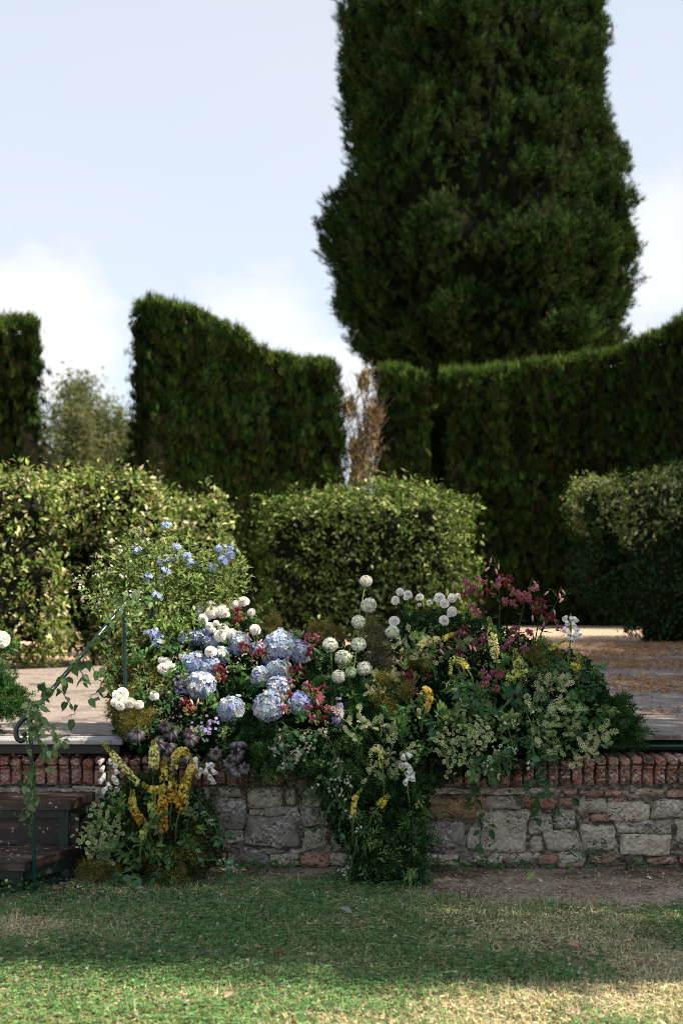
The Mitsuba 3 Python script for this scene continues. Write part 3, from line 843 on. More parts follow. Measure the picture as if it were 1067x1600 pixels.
def cypress_hedge(key, path, top, thick, z0, n_per_m2, greens, seed=0):
    """path: (x, y) line of the front; top: height along it. A clipped wall of upright sprays."""
    path, top = np.asarray(path, float), np.asarray(top, float)
    s = np.r_[0, np.cumsum(np.linalg.norm(np.diff(path, axis=0), axis=1))]
    nu = int(s[-1] / .16) + 2
    u = np.linspace(0, s[-1], nu)
    px_, py_, tz = np.interp(u, s, path[:, 0]), np.interp(u, s, path[:, 1]), np.interp(u, s, top)
    t = unit(np.column_stack([np.gradient(px_), np.gradient(py_)]))
    nrm = np.column_stack([t[:, 1], -t[:, 0]])
    prof = [(0, 0), (0, .25), (0, .5), (0, .7), (0, .85), (.02, .94), (.10, .985), (.3, 1.0), (.7, 1.0), (.92, .98), (1, .92), (1, .6), (1, .3), (1, 0)]
    v = []
    for d, w in prof:
        base = np.column_stack([px_, py_]) - nrm * (d * thick)
        v.append(np.column_stack([base, z0 + (tz - z0) * w]))
    v = np.array(v)
    np_ = len(prof)
    i, j = np.meshgrid(np.arange(np_ - 1), np.arange(nu - 1), indexing='ij')
    q = np.stack([i * nu + j, i * nu + j + 1, (i + 1) * nu + j + 1, (i + 1) * nu + j], -1).reshape(-1, 4)
    f = np.vstack([q[:, [0, 1, 2]], q[:, [0, 2, 3]]])
    ends = []
    for e in (0, nu - 1):
        ring = [k * nu + e for k in range(np_)]
        for k in range(1, np_ - 1):
            ends.append([ring[0], ring[k + 1], ring[k]] if e else [ring[0], ring[k], ring[k + 1]])
    v = v.reshape(-1, 3)
    f = np.vstack([f, ends])
    m = trimesh.Trimesh(v, f, process=False)
    m = m.subdivide().subdivide()
    v, f = np.array(m.vertices), np.array(m.faces)
    streak = meshkit.fbm(np.column_stack([v[:, 0] * 2.6, v[:, 1] * 2.6, v[:, 2] * .7]), 4, 40 + seed) - .5
    n0 = trimesh.Trimesh(v, f, process=False).vertex_normals
    streak2 = meshkit.fbm(np.column_stack([v[:, 0] * 8, v[:, 1] * 8, v[:, 2] * 2.0]), 3, 140 + seed) - .5
    v_in = v - n0 * .30
    v = v + n0 * ((streak * .7 + streak2 * .30) * (1 - .65 * np.clip(n0[:, 2], 0, 1)) - .06)[:, None]
    area = trimesh.Trimesh(v, f, process=False).area
    P, N = sample(v, f, int(area * n_per_m2))
    keep = ((N[:, 1] < .3) | (rng.random(len(P)) < .15)) & ((P[:, 2] > 1.6) | (rng.random(len(P)) < .35))
    P, N = P[keep], N[keep]
    hole = meshkit.fbm(np.column_stack([P[:, 0] * 1.1, P[:, 1], P[:, 2] * .5]), 3, 77 + seed)
    n = len(P)
    K_ = 17
    tip = np.clip((N[:, 2] - .3) * 2, 0, 1)
    Pt = np.repeat(P + N * rng.normal(-.05, .06, n)[:, None], K_, 0)
    Nt = np.repeat(N, K_, 0)
    D = unit([0, 0, 1.0] + Nt * .45 + rand_dirs(n * K_) * (.42 + .7 * np.repeat(tip, K_)[:, None]))
    L = np.repeat(rng.uniform(.08, .20, n), K_) * rng.uniform(.6, 1.2, n * K_)
    Pt = Pt + rng.normal(0, .022, Pt.shape)
    C = np.repeat(pick(greens, n, .25, .07), K_, 0) * rng.uniform(.75, 1.25, (n * K_, 1))
    part(key, 'foliage', scatter(SPIKE, Pt, D, Nt + rand_dirs(n * K_) * .4, np.column_stack([L, .010 + .10 * L, L]), C), 'needle', stuff=True)
    # upright shoots on the clipped top, coloured paler to paint its sunlit rim
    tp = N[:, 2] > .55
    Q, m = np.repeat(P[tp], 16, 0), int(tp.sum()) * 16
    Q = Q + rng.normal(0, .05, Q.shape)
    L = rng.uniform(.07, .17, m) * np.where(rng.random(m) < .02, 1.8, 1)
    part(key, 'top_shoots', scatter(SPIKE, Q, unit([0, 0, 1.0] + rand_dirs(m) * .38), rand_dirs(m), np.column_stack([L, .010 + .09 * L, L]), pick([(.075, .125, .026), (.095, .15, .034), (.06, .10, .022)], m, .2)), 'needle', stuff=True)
    part(key, 'inner_twigs', (v_in, f, np.broadcast_to([.010, .011, .006], (len(v), 3))), 'dull', stuff=True)  # solid core coloured near black for the shade behind the sprays


CG = [(.015, .030, .008), (.020, .042, .010), (.030, .056, .013), (.025, .028, .012)]
X_ = lambda px, d: (px - 533.5) / FOCAL * d
Zp = lambda py, d: float(at(533, py, d)[2])
G = 'clipped conifer hedges behind the stage'
c1 = thing('cypress_hedge', 'clipped dark conifer hedge end at the left edge of the view', 'hedge', G)
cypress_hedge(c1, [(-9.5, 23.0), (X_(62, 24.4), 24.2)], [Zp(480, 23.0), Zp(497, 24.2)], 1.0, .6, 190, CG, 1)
c2 = thing('cypress_hedge', 'clipped dark conifer hedge whose top slopes down in a curve to the right', 'hedge', G)
pts2 = [(232, 464), (270, 470), (300, 478), (340, 495), (375, 511), (403, 526), (420, 543), (428, 551), (440, 551), (470, 556), (505, 561), (534, 569)]
d2 = np.interp([p[0] for p in pts2], [215, 425, 534], [25.2, 26.4, 26.9])
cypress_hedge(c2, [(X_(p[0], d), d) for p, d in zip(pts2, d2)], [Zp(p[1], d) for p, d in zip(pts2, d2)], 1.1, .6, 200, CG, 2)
c3 = thing('cypress_hedge', 'long clipped dark conifer hedge below the giant tree rising to the right', 'hedge', G)
pts3 = [(592, 576), (620, 572), (650, 574), (668, 577)]
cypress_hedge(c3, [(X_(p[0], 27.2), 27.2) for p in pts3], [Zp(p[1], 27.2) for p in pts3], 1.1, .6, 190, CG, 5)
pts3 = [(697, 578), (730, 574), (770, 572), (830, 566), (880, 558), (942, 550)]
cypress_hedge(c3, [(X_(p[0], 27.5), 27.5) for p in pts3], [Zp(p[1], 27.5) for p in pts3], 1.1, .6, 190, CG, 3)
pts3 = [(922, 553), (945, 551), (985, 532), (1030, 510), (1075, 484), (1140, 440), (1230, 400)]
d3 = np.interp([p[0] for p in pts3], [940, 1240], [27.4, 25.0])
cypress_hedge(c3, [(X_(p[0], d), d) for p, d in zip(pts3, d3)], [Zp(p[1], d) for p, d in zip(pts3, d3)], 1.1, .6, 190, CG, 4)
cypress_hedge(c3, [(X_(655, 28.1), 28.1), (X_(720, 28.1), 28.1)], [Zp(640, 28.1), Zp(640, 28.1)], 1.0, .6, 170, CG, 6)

# the dead piece in the gap between the two conifer hedges
DB = thing('dead_branches', 'bare grey twigs and rust brown dead foliage in the gap between the conifer hedges', 'dead shrub')
tw, nd = [], []
for i in range(46):
    b = at(rng.uniform(543, 592), 760, 27.3 + rng.uniform(-.3, .4))
    t_ = at(rng.uniform(538, 600), rng.uniform(585, 690), 27.3 + rng.uniform(-.5, .5))
    c = spline([b, (b + t_) / 2 + rng.normal(0, .10, 3), t_], 8)
    tw.append(tube(c, .014, .004, (.16, .14, .12), 4))
    for q in range(7):
        o = c[rng.integers(3, 8)]
        tw.append(tube([o, o + unit([rng.normal(0, .5), rng.normal(0, .3), .9]) * rng.uniform(.12, .4)], .006, .003, (.15, .12, .10), 3))
part(DB, 'twigs', join(*tw), 'dull', stuff=True)
for cx, cy, r in ((569, 600, 10), (577, 690, 17), (566, 722, 15), (553, 706, 9), (560, 745, 16), (545, 640, 12), (585, 655, 9)):
    o = at(cx, cy, 27.1)
    m = 210
    p = o + rng.normal(0, 1, (m, 3)) * r * .008 * np.array([.8, .8, 1.5])
    nd.append(scatter(KITE, p, rand_dirs(m) * .6 + [0, -.2, .8], rand_dirs(m), np.column_stack([.12 + .1 * rng.random(m), .03 + 0 * p[:, 0], .1 + 0 * p[:, 0]]), pick([(.24, .17, .095), (.17, .13, .065), (.30, .215, .13), (.14, .14, .05)], m, .25)))
part(DB, 'dead_foliage', join(*nd), 'needle', stuff=True)

# the giant cypress
CT = thing('cypress_tree', 'giant dark columnar cypress towering over the hedges', 'tree')
TD = 35.0
tz = [Zp(y, TD) for y in (640, 590, 545, 480, 420, 370, 300, 180, 130, 60, 0)] + [20, 25, 28.5, 30]
lx = [X_(x, TD) for x in (606, 588, 548, 532, 506, 502, 522, 536, 524, 522, 548)] + [.65, 1.6, 2.7, 3.3]
rx = [X_(x, TD) for x in (930, 960, 985, 995, 998, 992, 984, 960, 955, 950, 940)] + [5.9, 5.1, 4.2, 3.5]
from scipy.spatial import cKDTree
Zs, As = np.meshgrid(np.linspace(tz[0] - 1.5, 30, 250), np.linspace(0, 2 * np.pi, 280, endpoint=False), indexing='ij')
zc = Zs.clip(tz[0], 30)
lr, rr = np.interp(zc, tz, lx), np.interp(zc, tz, rx)
rad, mid = (rr - lr) / 2, (rr + lr) / 2
rad = rad * np.clip((Zs - (tz[0] - 1.5)) / 2.2, .25, 1)
circ = 4.0


def lobes(count, zs, sharp, seed):
    """Plumes: rounded humps, longer than wide, each with a dark cleft round it."""
    r = np.random.default_rng(seed)
    c = np.column_stack([r.uniform(0, 2 * np.pi, count) * circ, r.uniform(1, 31, count) * zs])
    c = np.vstack([c, c + [2 * np.pi * circ, 0], c - [2 * np.pi * circ, 0]])
    hgt = np.tile(r.uniform(.45, 1, count), 3)
    q = np.column_stack([As.ravel() * circ, (Zs + .25 * np.sin(As * 7)).ravel() * zs])
    d, i_ = cKDTree(c).query(q, 2)
    e = np.clip((d[:, 1] - d[:, 0]) / (d[:, 1] + d[:, 0]), 0, 1)
    return (e ** sharp * hgt[i_[:, 0]]).reshape(Zs.shape)


big, small = lobes(230, .5, .6, 5), lobes(3600, .55, .7, 6)
pp = np.stack([np.cos(As) * rad, np.sin(As) * rad, Zs], -1)
relief = .95 * big + .55 * small + (meshkit.fbm(pp * 1.4, 3, 50) - .5) * .5
rr_ = rad * .96 - .70 + relief
v = np.stack([mid + np.cos(As) * rr_, TD + np.sin(As) * rr_, Zs], -1)


def lattice(nz, na):
    i, j = np.meshgrid(np.arange(nz - 1), np.arange(na), indexing='ij')
    j2 = (j + 1) % na
    q = np.stack([i * na + j, i * na + j2, (i + 1) * na + j2, (i + 1) * na + j], -1).reshape(-1, 4)
    return np.vstack([q[:, [0, 1, 2]], q[:, [0, 2, 3]]])


f = lattice(*Zs.shape)
vf = v.reshape(-1, 3)
P, N = sample(vf, f, 90000)
near = cKDTree(vf).query(P)[1]
g_ = small.ravel()[near] * .7 + big.ravel()[near] * .5
keep = (rng.random(len(P)) < np.clip(g_ * 2.6 - .42, .015, 1)) & ((N[:, 1] < .35) | (rng.random(len(P)) < .2))
P, N = P[keep][:27000], N[keep][:27000]
n = len(P)
K_ = 21
P = P + N * rng.normal(0, .05, n)[:, None]
up = unit([0, 0, .9] + N * .75 + rand_dirs(n) * .30)
tl = rng.uniform(.14, .30, n)
along = rng.random((n, K_))
Pt = (P[:, None] + up[:, None] * (along * tl[:, None])[..., None] + rng.normal(0, .035, (n, K_, 3))).reshape(-1, 3)
D = unit(np.repeat(up, K_, 0) + rand_dirs(n * K_) * .5)
L = rng.uniform(.08, .16, n * K_)
C = np.repeat(pick([(.018, .038, .010), (.026, .054, .014), (.040, .074, .019), (.042, .058, .021)], n, .25, .05), K_, 0) * rng.uniform(.8, 1.2, (n * K_, 1))
part(CT, 'crown', scatter(SPIKE, Pt, D, np.repeat(N + [0, 0, .15], K_, 0) + rand_dirs(n * K_) * .45, np.column_stack([L, .016 + L * .16, L]), C), 'needle', stuff=True)
vc, mc = v[::2, ::2], np.stack([mid, 0 * mid + TD, Zs], -1)[::2, ::2]
inner = mc + (vc - mc) * np.array([.965, .965, 1])
part(CT, 'inner_branches', (inner.reshape(-1, 3), lattice(*vc.shape[:2]), np.broadcast_to([.008, .010, .005], (vc.shape[0] * vc.shape[1], 3))), 'dull', stuff=True)  # solid core, near black so the clefts between plumes look shaded
part(CT, 'trunk', tube([(3.3, TD, .4), (3.3, TD, 3.0), (3.35, TD, 7)], .62, .45, sides=14), 'bark', True)
scene[f'{CT}__trunk']['bsdf'] = {'type': 'ref', 'id': 'bark'}


def broad_tree(key, base, height, radii, centre, n_leaf, leaf, greens, seed, trunk_r=.2, blobs=26, per=60, z_frac=.35):
    """Trunk, limbs that end in leaf clumps, and leaves round them with gaps between."""
    r = np.random.default_rng(seed)
    base, centre, radii = np.array(base, float), np.array(centre, float), np.array(radii, float)
    limbs, tips = [], []
    fork = base + (centre - base) * z_frac
    limbs.append(tube(spline([base, (base + fork) / 2 + r.normal(0, .05, 3) * height * .3, fork], 8), trunk_r, trunk_r * .7, sides=8))
    for i in range(blobs):
        d = rand_dirs(1, r)[0]
        e = centre + d * radii * r.uniform(.45, 1.0)
        c = spline([fork, fork + (e - fork) * .5 + r.normal(0, .06, 3) * radii + [0, 0, radii[2] * .12], e], 9)
        limbs.append(tube(c, trunk_r * .38, trunk_r * .06, sides=5))
        tips += [c[k] for k in (5, 6, 7, 8, 8)]
    part(key, 'trunk', limbs[0], 'bark', True)
    part(key, 'limbs', join(*limbs[1:]), 'bark', True, stuff=True)
    tips = np.array(tips)
    t = tips[r.integers(0, len(tips), n_leaf)]
    P = t + r.normal(0, 1, (n_leaf, 3)) * radii * .13
    L = leaf * r.uniform(.6, 1.3, n_leaf)
    part(key, 'crown', scatter(LEAF if 'oak' in key else KITE, P, rand_dirs(n_leaf, r), rand_dirs(n_leaf, r) + [0, 0, .8], np.column_stack([L, L * .5, L]), np.clip(np.asarray(greens)[r.integers(0, len(greens), n_leaf)] * np.exp(r.normal(0, .2, (n_leaf, 1))), 0, .9)), 'leaf', stuff=True)
    for kk in (f'{key}__trunk', f'{key}__limbs'):
        scene[kk]['bsdf'] = {'type': 'ref', 'id': 'bark'}


OG = [(.12, .15, .065), (.17, .19, .09), (.08, .105, .045)]
t1 = thing('oak_tree', 'far grey green broadleaf tree seen between the conifer hedges on the left', 'tree')
broad_tree(t1, (X_(105, 48), 48, .5), 8, (1.9, 1.9, 2.3), (X_(112, 48), 48, Zp(690, 48)), 15000, .16, OG, 3, .22, 40)
t2 = thing('oak_tree', 'lower far broadleaf tree against the side of the sloping conifer hedge', 'tree')
broad_tree(t2, (X_(178, 50), 50, .5), 7, (1.3, 1.5, 1.6), (X_(186, 50), 50, Zp(706, 50)), 9000, .16, OG, 4, .2, 30)

# unseen trees inferred from the shade on flowers, wall and lawn; crowns placed and thinned to shape it
SG = [(.05, .085, .028), (.065, .10, .03)]
k = math.tan(math.radians(SUN_EL))
sx, sy = math.cos(math.radians(SUN_AZ)) / k, math.sin(math.radians(SUN_AZ)) / k


def shade_tree(x, y, z, radii, n, seed, leaf=.20, label=''):
    """A broad tree whose crown, at height z, shades the ground at (x, y)."""
    c = (x + sx * z, y + sy * z, z)
    t = thing('shade_tree', label, 'tree')
    broad_tree(t, (c[0] + .6, c[1] + .4, 0), z, radii, c, n, leaf, SG, seed, .28, 46, z_frac=.55)



shade_tree(.25, 8.2, 9.0, (2.3, 1.8, 1.5), 1700, 21, .13, 'broad thin tree right of the stage dappling the flowers and the wall')
shade_tree(.05, 6.25, 8.2, (1.8, .90, 1.0), 3000, 22, .13, 'smaller tree right of the lawn shading its middle')
shade_tree(2.1, 7.1, 8.8, (1.4, .75, 1.0), 2400, 27, .13, 'small tree shading the lawn below the right end of the wall')
shade_tree(2.6, 14.0, 10, (3.0, 6.0, 1.8), 36000, 23, .15, 'broad tree right of the stage shading the needle strewn floor')
shade_tree(-1.7, 6.7, 9.8, (1.5, 1.0, 1.0), 3000, 24, .13, 'tree whose shade falls over the grass before the steps')
shade_tree(4.5, 20.0, 12, (2.1, 3.0, 2.0), 34000, 25, .18, 'tall tree beyond the right hedge keeping it in shade')
shade_tree(-.2, 7.25, 7.5, (2.0, .50, .8), 2600, 29, .12, 'low tree shading the grass at the foot of the wall')

# ================================================================== foliage of the arrangement
FG = [(.030, .085, .028), (.042, .11, .036), (.065, .135, .042), (.022, .062, .026)]
OLIVE = [(.17, .175, .04), (.22, .21, .05), (.12, .135, .035), (.17, .14, .055)]


def feather(P0, D0, n_spray, length, needle=.018, greens=FG, spread=.9, droop=.35, per=95, width=.11):
    """A bush of feathery sprays from P0 towards D0."""
    D = unit(np.asarray(D0, float) + rand_dirs(n_spray) * spread)
    L = length * rng.uniform(.55, 1.1, n_spray)
    B = P0 + rng.normal(0, length * .10, (n_spray, 3))
    side = unit(np.cross(D, rand_dirs(n_spray)))
    s = rng.random((n_spray, per)) ** .8
    lat = rng.uniform(-1, 1, (n_spray, per)) * .20 * (1.15 - s)
    pos = B[:, None] + D[:, None] * (s * L[:, None])[..., None] + side[:, None] * (lat * L[:, None])[..., None]
    pos[..., 2] -= droop * (s ** 2) * L[:, None]
    pos += rng.normal(0, .006, pos.shape)
    nd = unit(D[:, None] * .9 + np.sign(lat)[..., None] * side[:, None] * .9 + rng.normal(0, .45, pos.shape)).reshape(-1, 3)
    n = n_spray * per
    C = np.repeat(pick(greens, n_spray, .22), per, 0) * rng.uniform(.75, 1.3, (n, 1))
    l = needle * rng.uniform(.6, 1.3, n)
    return scatter(KITE, pos.reshape(-1, 3), nd, rand_dirs(n), np.column_stack([l, l * width / .5 * .9, l]), C)


def fluff(P0, r, n, greens=OLIVE, hair=.016, w=.0016):
    """A soft ball of fine hairs, in little knots."""
    kn = P0 + rand_dirs(int(n / 26)) * (rng.random((int(n / 26), 1)) ** .4) * r
    P = np.repeat(kn, 26, 0)
    n = len(P)
    P = P + rng.normal(0, .010, P.shape)
    C = np.repeat(pick(greens, len(kn), .25), 26, 0) * rng.uniform(.8, 1.25, (n, 1))
    return scatter(KITE, P, rand_dirs(n) + unit(P - P0) * .5, rand_dirs(n), np.column_stack([hair * rng.uniform(.6, 1.4, n), np.full(n, w) * rng.uniform(1, 2.2, n), np.ones(n)]), C)


def inside(poly, n):
    p = Polygon(poly)
    x0, y0, x1, y1 = p.bounds
    import shapely
    out = np.zeros((0, 2))
    while len(out) < n:
        q = np.column_stack([rng.uniform(x0, x1, 2 * n), rng.uniform(y0, y1, 2 * n)])
        out = np.vstack([out, q[shapely.contains_xy(p, q[:, 0], q[:, 1])]])
    return out[:n]


def leafy(poly, n, size, greens, back=(.03, .3), t=LEAF, wide=.5, up=.35, out=.5, v=.22):
    """Leaves through the depth behind the face of the arrangement, within an outline."""
    q = inside(poly, n)
    P = fl(q[:, 0], q[:, 1], rng.uniform(*back, n))
    D = unit(rand_dirs(n) + [0, -out * .6, -.1])
    Z = unit(rand_dirs(n) * .8 + [0, -out, up])
    L = size * rng.uniform(.55, 1.3, n)
    return scatter(t, P, D, Z, np.column_stack([L, L * wide, L]), pick(greens, n, v))


MASS = [(172, 1010), (200, 985), (240, 992), (275, 965), (310, 950), (340, 945), (395, 960), (412, 985), (440, 992), (500, 992), (545, 1010), (590, 1000), (625, 960), (690, 950), (735, 965), (770, 975),
        (830, 1000), (880, 1018), (918, 1030), (945, 1070), (955, 1110), (940, 1150), (905, 1180), (850, 1195), (770, 1215), (700, 1210), (668, 1245), (655, 1330), (560, 1350), (520, 1300), (490, 1215), (400, 1195), (330, 1185), (225, 1180), (175, 1135), (165, 1060)]
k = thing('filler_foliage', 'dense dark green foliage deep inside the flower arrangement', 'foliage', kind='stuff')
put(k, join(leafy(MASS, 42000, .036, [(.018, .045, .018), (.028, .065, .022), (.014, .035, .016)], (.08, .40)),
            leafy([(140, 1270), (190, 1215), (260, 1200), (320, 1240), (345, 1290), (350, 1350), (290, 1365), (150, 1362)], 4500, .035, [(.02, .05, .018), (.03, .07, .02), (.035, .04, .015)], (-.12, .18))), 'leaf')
k = thing('earth_mound', 'added dark backing hidden under the flowers on the stage edge', 'backing', kind='stuff')
mv, mf_ = rounded((1.00, .16, .20), .15, .06)
mv = mv + [.12, 8.02, .88]
mv[:, 2] -= .10 * ((mv[:, 0] - .1) / 1.0) ** 2 * (mv[:, 2] > .85)
mv = lumpy(mv, .05, 5, 9)
put(k, (mv, mf_, np.broadcast_to([.018, .022, .012], (len(mv), 3))), 'dull', True)  # added dark body that makes the gaps between flowers look shaded

k = thing('leafy_sprays', 'airy mid green leafy sprays filling the front of the flower arrangement', 'foliage', kind='stuff')
MID = [(.075, .17, .055), (.10, .21, .07), (.15, .24, .08), (.055, .13, .055), (.17, .23, .10)]


def clumped(poly, n, size, back, wide, n_clump):
    """Sprays of one tone each, so that the leaves stand in groups with dark between."""
    q = inside(poly, n_clump)
    ms = []
    for px, py in q:
        m = max(4, int(n / n_clump * rng.uniform(.5, 1.6)))
        o = fl(px, py, rng.uniform(*back))
        ax = unit([rng.normal(0, .7), -.5, rng.normal(.1, .7)])
        s = rng.random(m)
        P = o + ax * (s[:, None] * rng.uniform(.07, .15)) + rng.normal(0, .010, (m, 3))
        sz = size * rng.uniform(.6, 1.4)
        L = sz * rng.uniform(.7, 1.2, m)
        ms.append(scatter(FINE_FLAT if sz > .045 else LEAF, P, ax + rand_dirs(m) * .9, rand_dirs(m) * .6 + [0, -.6, .6], np.column_stack([L, L * wide, L]), col(MID[rng.integers(len(MID))], m, .15)))
        ms.append(tube([o + [0, .04, 0], o, o + ax * .1], .0016, .001, (.09, .14, .05), 3))
    return join(*ms)


put(k, join(clumped(MASS, 2300, .036, (0, .10), .42, 140), clumped([(640, 1010), (700, 990), (780, 1040), (850, 1020), (930, 1060), (940, 1150), (850, 1190), (700, 1200), (600, 1180), (600, 1060)], 1900, .040, (0, .10), .45, 115),
            clumped([(560, 1280), (640, 1280), (660, 1360), (550, 1370)], 420, .030, (-.10, .05), .35, 26), clumped([(150, 1290), (200, 1260), (310, 1260), (340, 1350), (300, 1375), (140, 1372)], 520, .036, (-.18, -.02), .5, 34),
            clumped([(165, 1000), (300, 960), (300, 1120), (170, 1130)], 560, .034, (.0, .14), .45, 34)), 'leaf')

G = 'feathery dark green fern clumps'
for label, spots, dirn in (
        ('dark feathery fern below the low blue hydrangeas', [(385, 1080, .10), (390, 1120, .08), (400, 1155, .08), (360, 1150, .10), (440, 1140, .1), (470, 1160, .08), (420, 1180, .05)], (0, -.7, -.1)),
        ('dark feathery fern hanging down the wall in the middle', [(520, 1150, .1), (560, 1160, .08), (600, 1180, .08), (505, 1190, .06), (545, 1200, .03), (590, 1220, .02), (530, 1240, .02), (640, 1215, .04)], (0, -.6, -.5)),
        ('dark feathery fern bush standing on the grass at the foot of the wall', [(560, 1280, .06), (600, 1270, .06), (585, 1310, .02), (625, 1310, .02), (650, 1325, .0), (600, 1345, .0), (560, 1335, .04), (635, 1285, .05), (640, 1350, 0), (580, 1362, 0)], (0, -.6, .1)),
        ('bright green fern tuft on the stage floor at the right end of the flowers', [(945, 1128, .25), (965, 1130, .25), (930, 1140, .15), (955, 1105, .3), (975, 1142, .2), (920, 1110, .3)], (.25, -.5, .45)),
        ('dark feathery fern under the white globe flowers', [(500, 1075, .06), (540, 1080, .06), (580, 1090, .05), (520, 1100, .05), (600, 1110, .05), (560, 1115, .04)], (0, -.7, .2)),
        ('feathery green bush with a white rose at the left edge of the stage', [(2, 1075, .35), (-12, 1050, .35), (18, 1095, .3), (-20, 1110, .3), (-5, 1010, .4), (24, 1112, .25)], (.15, -.5, .6))):
    t = thing('fern', label, 'fern', G)
    ms = []
    for px, py, b in spots:
        bright = 'tuft' in label or 'bush with' in label
        ms.append(feather(fl(px, py, b + .05), dirn, 36, .15, greens=FG if not bright else [(.04, .10, .03), (.055, .12, .035), (.03, .08, .03)], needle=.025))
    part(t, 'sprays', join(*ms), 'leaf', stuff=True)

G = 'soft olive smoke like clumps'
for label, balls in (
        ('big olive haze of fine plumes behind the handrail post', [(200, 1010, 26, .15), (225, 1000, 24, .16), (185, 1045, 24, .12), (215, 1050, 28, .1), (240, 1030, 22, .14), (180, 1110, 18, .06), (200, 1130, 22, .05), (205, 1090, 24, .08), (170, 1070, 12, .1), (225, 1120, 20, .06), (250, 1065, 20, .08)]),
        ('olive seed heads above the blue hydrangeas', [(428, 975, 10, .12), (400, 985, 12, .12), (428, 990, 10, .1), (492, 985, 12, .1), (512, 982, 12, .1), (525, 992, 12, .12), (500, 1000, 10, .1), (430, 968, 7, .12)]),
        ('grey brown haze of plumes right of the white globe flowers', [(588, 1000, 16, .04), (598, 1020, 18, .02), (585, 1030, 14, .02), (605, 1040, 14, .02), (580, 985, 8, .05), (592, 985, 8, .05)]),
        ('olive green puffs above the orange hooked spike', [(598, 1062, 14, -.02), (630, 1078, 15, -.03), (592, 1092, 14, -.02), (640, 1030, 16, .03), (660, 1035, 14, .03), (610, 1105, 12, 0), (585, 1085, 10, 0), (580, 975, 6, .1)]),
        ('mossy olive puffs round the yellow spikes at the foot of the steps', [(190, 1250, 16, 0), (205, 1300, 20, -.1), (190, 1330, 18, -.12), (225, 1330, 18, -.14), (270, 1290, 18, -.08), (290, 1280, 20, -.06), (300, 1305, 18, -.1), (300, 1340, 24, -.16), (275, 1345, 18, -.18), (280, 1372, 14, -.2), (150, 1362, 16, -.2), (135, 1358, 14, -.18), (175, 1360, 12, -.2), (230, 1290, 14, -.06), (255, 1320, 16, -.1), (185, 1275, 14, -.03), (240, 1350, 14, -.16), (310, 1320, 14, -.1), (255, 1375, 12, -.2), (200, 1235, 12, .02)]),
        ('pale olive plumes below the white foxglove on the right', [(850, 1010, 13, .06), (835, 1020, 14, .04), (865, 1022, 12, .05), (845, 1032, 13, .02)])):
    t = thing('smoke_bush', label, 'foliage', G)
    gr = [(.13, .115, .085), (.10, .085, .065), (.11, .11, .05)] if 'grey brown' in label else [(.13, .115, .035), (.10, .10, .03), (.15, .13, .05)] if 'seed heads' in label else OLIVE
    part(t, 'plumes', join(*[fluff(fl(px, py, b + (.07 if 'mossy' in label else 0)), r / 292, int((40 if 'mossy' in label else 62) * r ** 1.15), gr) for px, py, r, b in balls]), 'leaf', stuff=True)

# lobed, pale edged leaves
G = 'pale grey green cut leaved sprays'
PALE = [(.54, .58, .32), (.45, .53, .29), (.62, .62, .38), (.30, .42, .19)]
for label, runs, size in (
        ('pale cut leaved spray under the small purple flowers', [((560, 1150), (530, 1120)), ((575, 1140), (600, 1130)), ((570, 1150), (560, 1110)), ((600, 1165), (615, 1140)), ((560, 1165), (545, 1150)), ((590, 1150), (570, 1130))], .075),
        ('pale cut leaved spray round the yellow hooked flower', [((600, 1200), (615, 1165)), ((590, 1190), (575, 1215)), ((620, 1190), (640, 1170)), ((575, 1195), (590, 1215)), ((600, 1180), (620, 1195))], .07),
        ('pale cut leaved spray by the olive puffs', [((600, 1090), (585, 1060)), ((590, 1090), (575, 1080)), ((605, 1040), (625, 1035)), ((600, 1075), (612, 1058)), ((585, 1100), (600, 1078))], .07),
        ('pale silvery cut leaved spray below the small white roses', [((640, 1010), (625, 1000)), ((650, 1015), (640, 990)), ((660, 1020), (655, 1000)), ((640, 1020), (610, 1005)), ((670, 1020), (668, 1008)), ((680, 1035), (655, 1030))], .07),
        ('big pale cream edged spray spilling over the right end of the wall', [((860, 1080), (850, 1062)), ((870, 1085), (885, 1075)), ((860, 1090), (835, 1082)), ((865, 1100), (890, 1095)), ((850, 1110), (830, 1105)), ((870, 1115), (895, 1110)), ((880, 1120), (905, 1130)), ((850, 1130), (835, 1150)),
           ((880, 1140), (900, 1150)), ((895, 1150), (930, 1152)), ((900, 1165), (945, 1165)), ((905, 1170), (925, 1180)), ((880, 1160), (870, 1180)), ((890, 1170), (900, 1190)), ((850, 1150), (860, 1135)), ((930, 1160), (945, 1145)), ((860, 1070), (875, 1062)), ((855, 1095), (875, 1105)), ((880, 1100), (860, 1120))], .085)):
    t = thing('cut_leaved_spray', label, 'foliage', G)
    st = []
    for a, b in runs:
        p, q = fl(*a, .06), fl(*b, -.04)
        c = spline([p, (p + q) / 2 + [0, -.02, .015], q], 6)
        st.append(tube(c, .0028, .0018, (.20, .24, .12), 4))
        nl = 8
        P = c[rng.integers(1, 6, nl)]
        D = unit((q - p) + rand_dirs(nl) * np.linalg.norm(q - p) * 1.1 + [0, -.03, 0])
        leaf_parts(t, LOBED, P, D, rand_dirs(nl) * .5 + [0, -.9, .5], (size * rng.uniform(.45, 1.0, nl))[:, None].repeat(3, 1), pick(PALE, nl, .15))
    part(t, 'stem', join(*st), 'leaf', stuff=True)

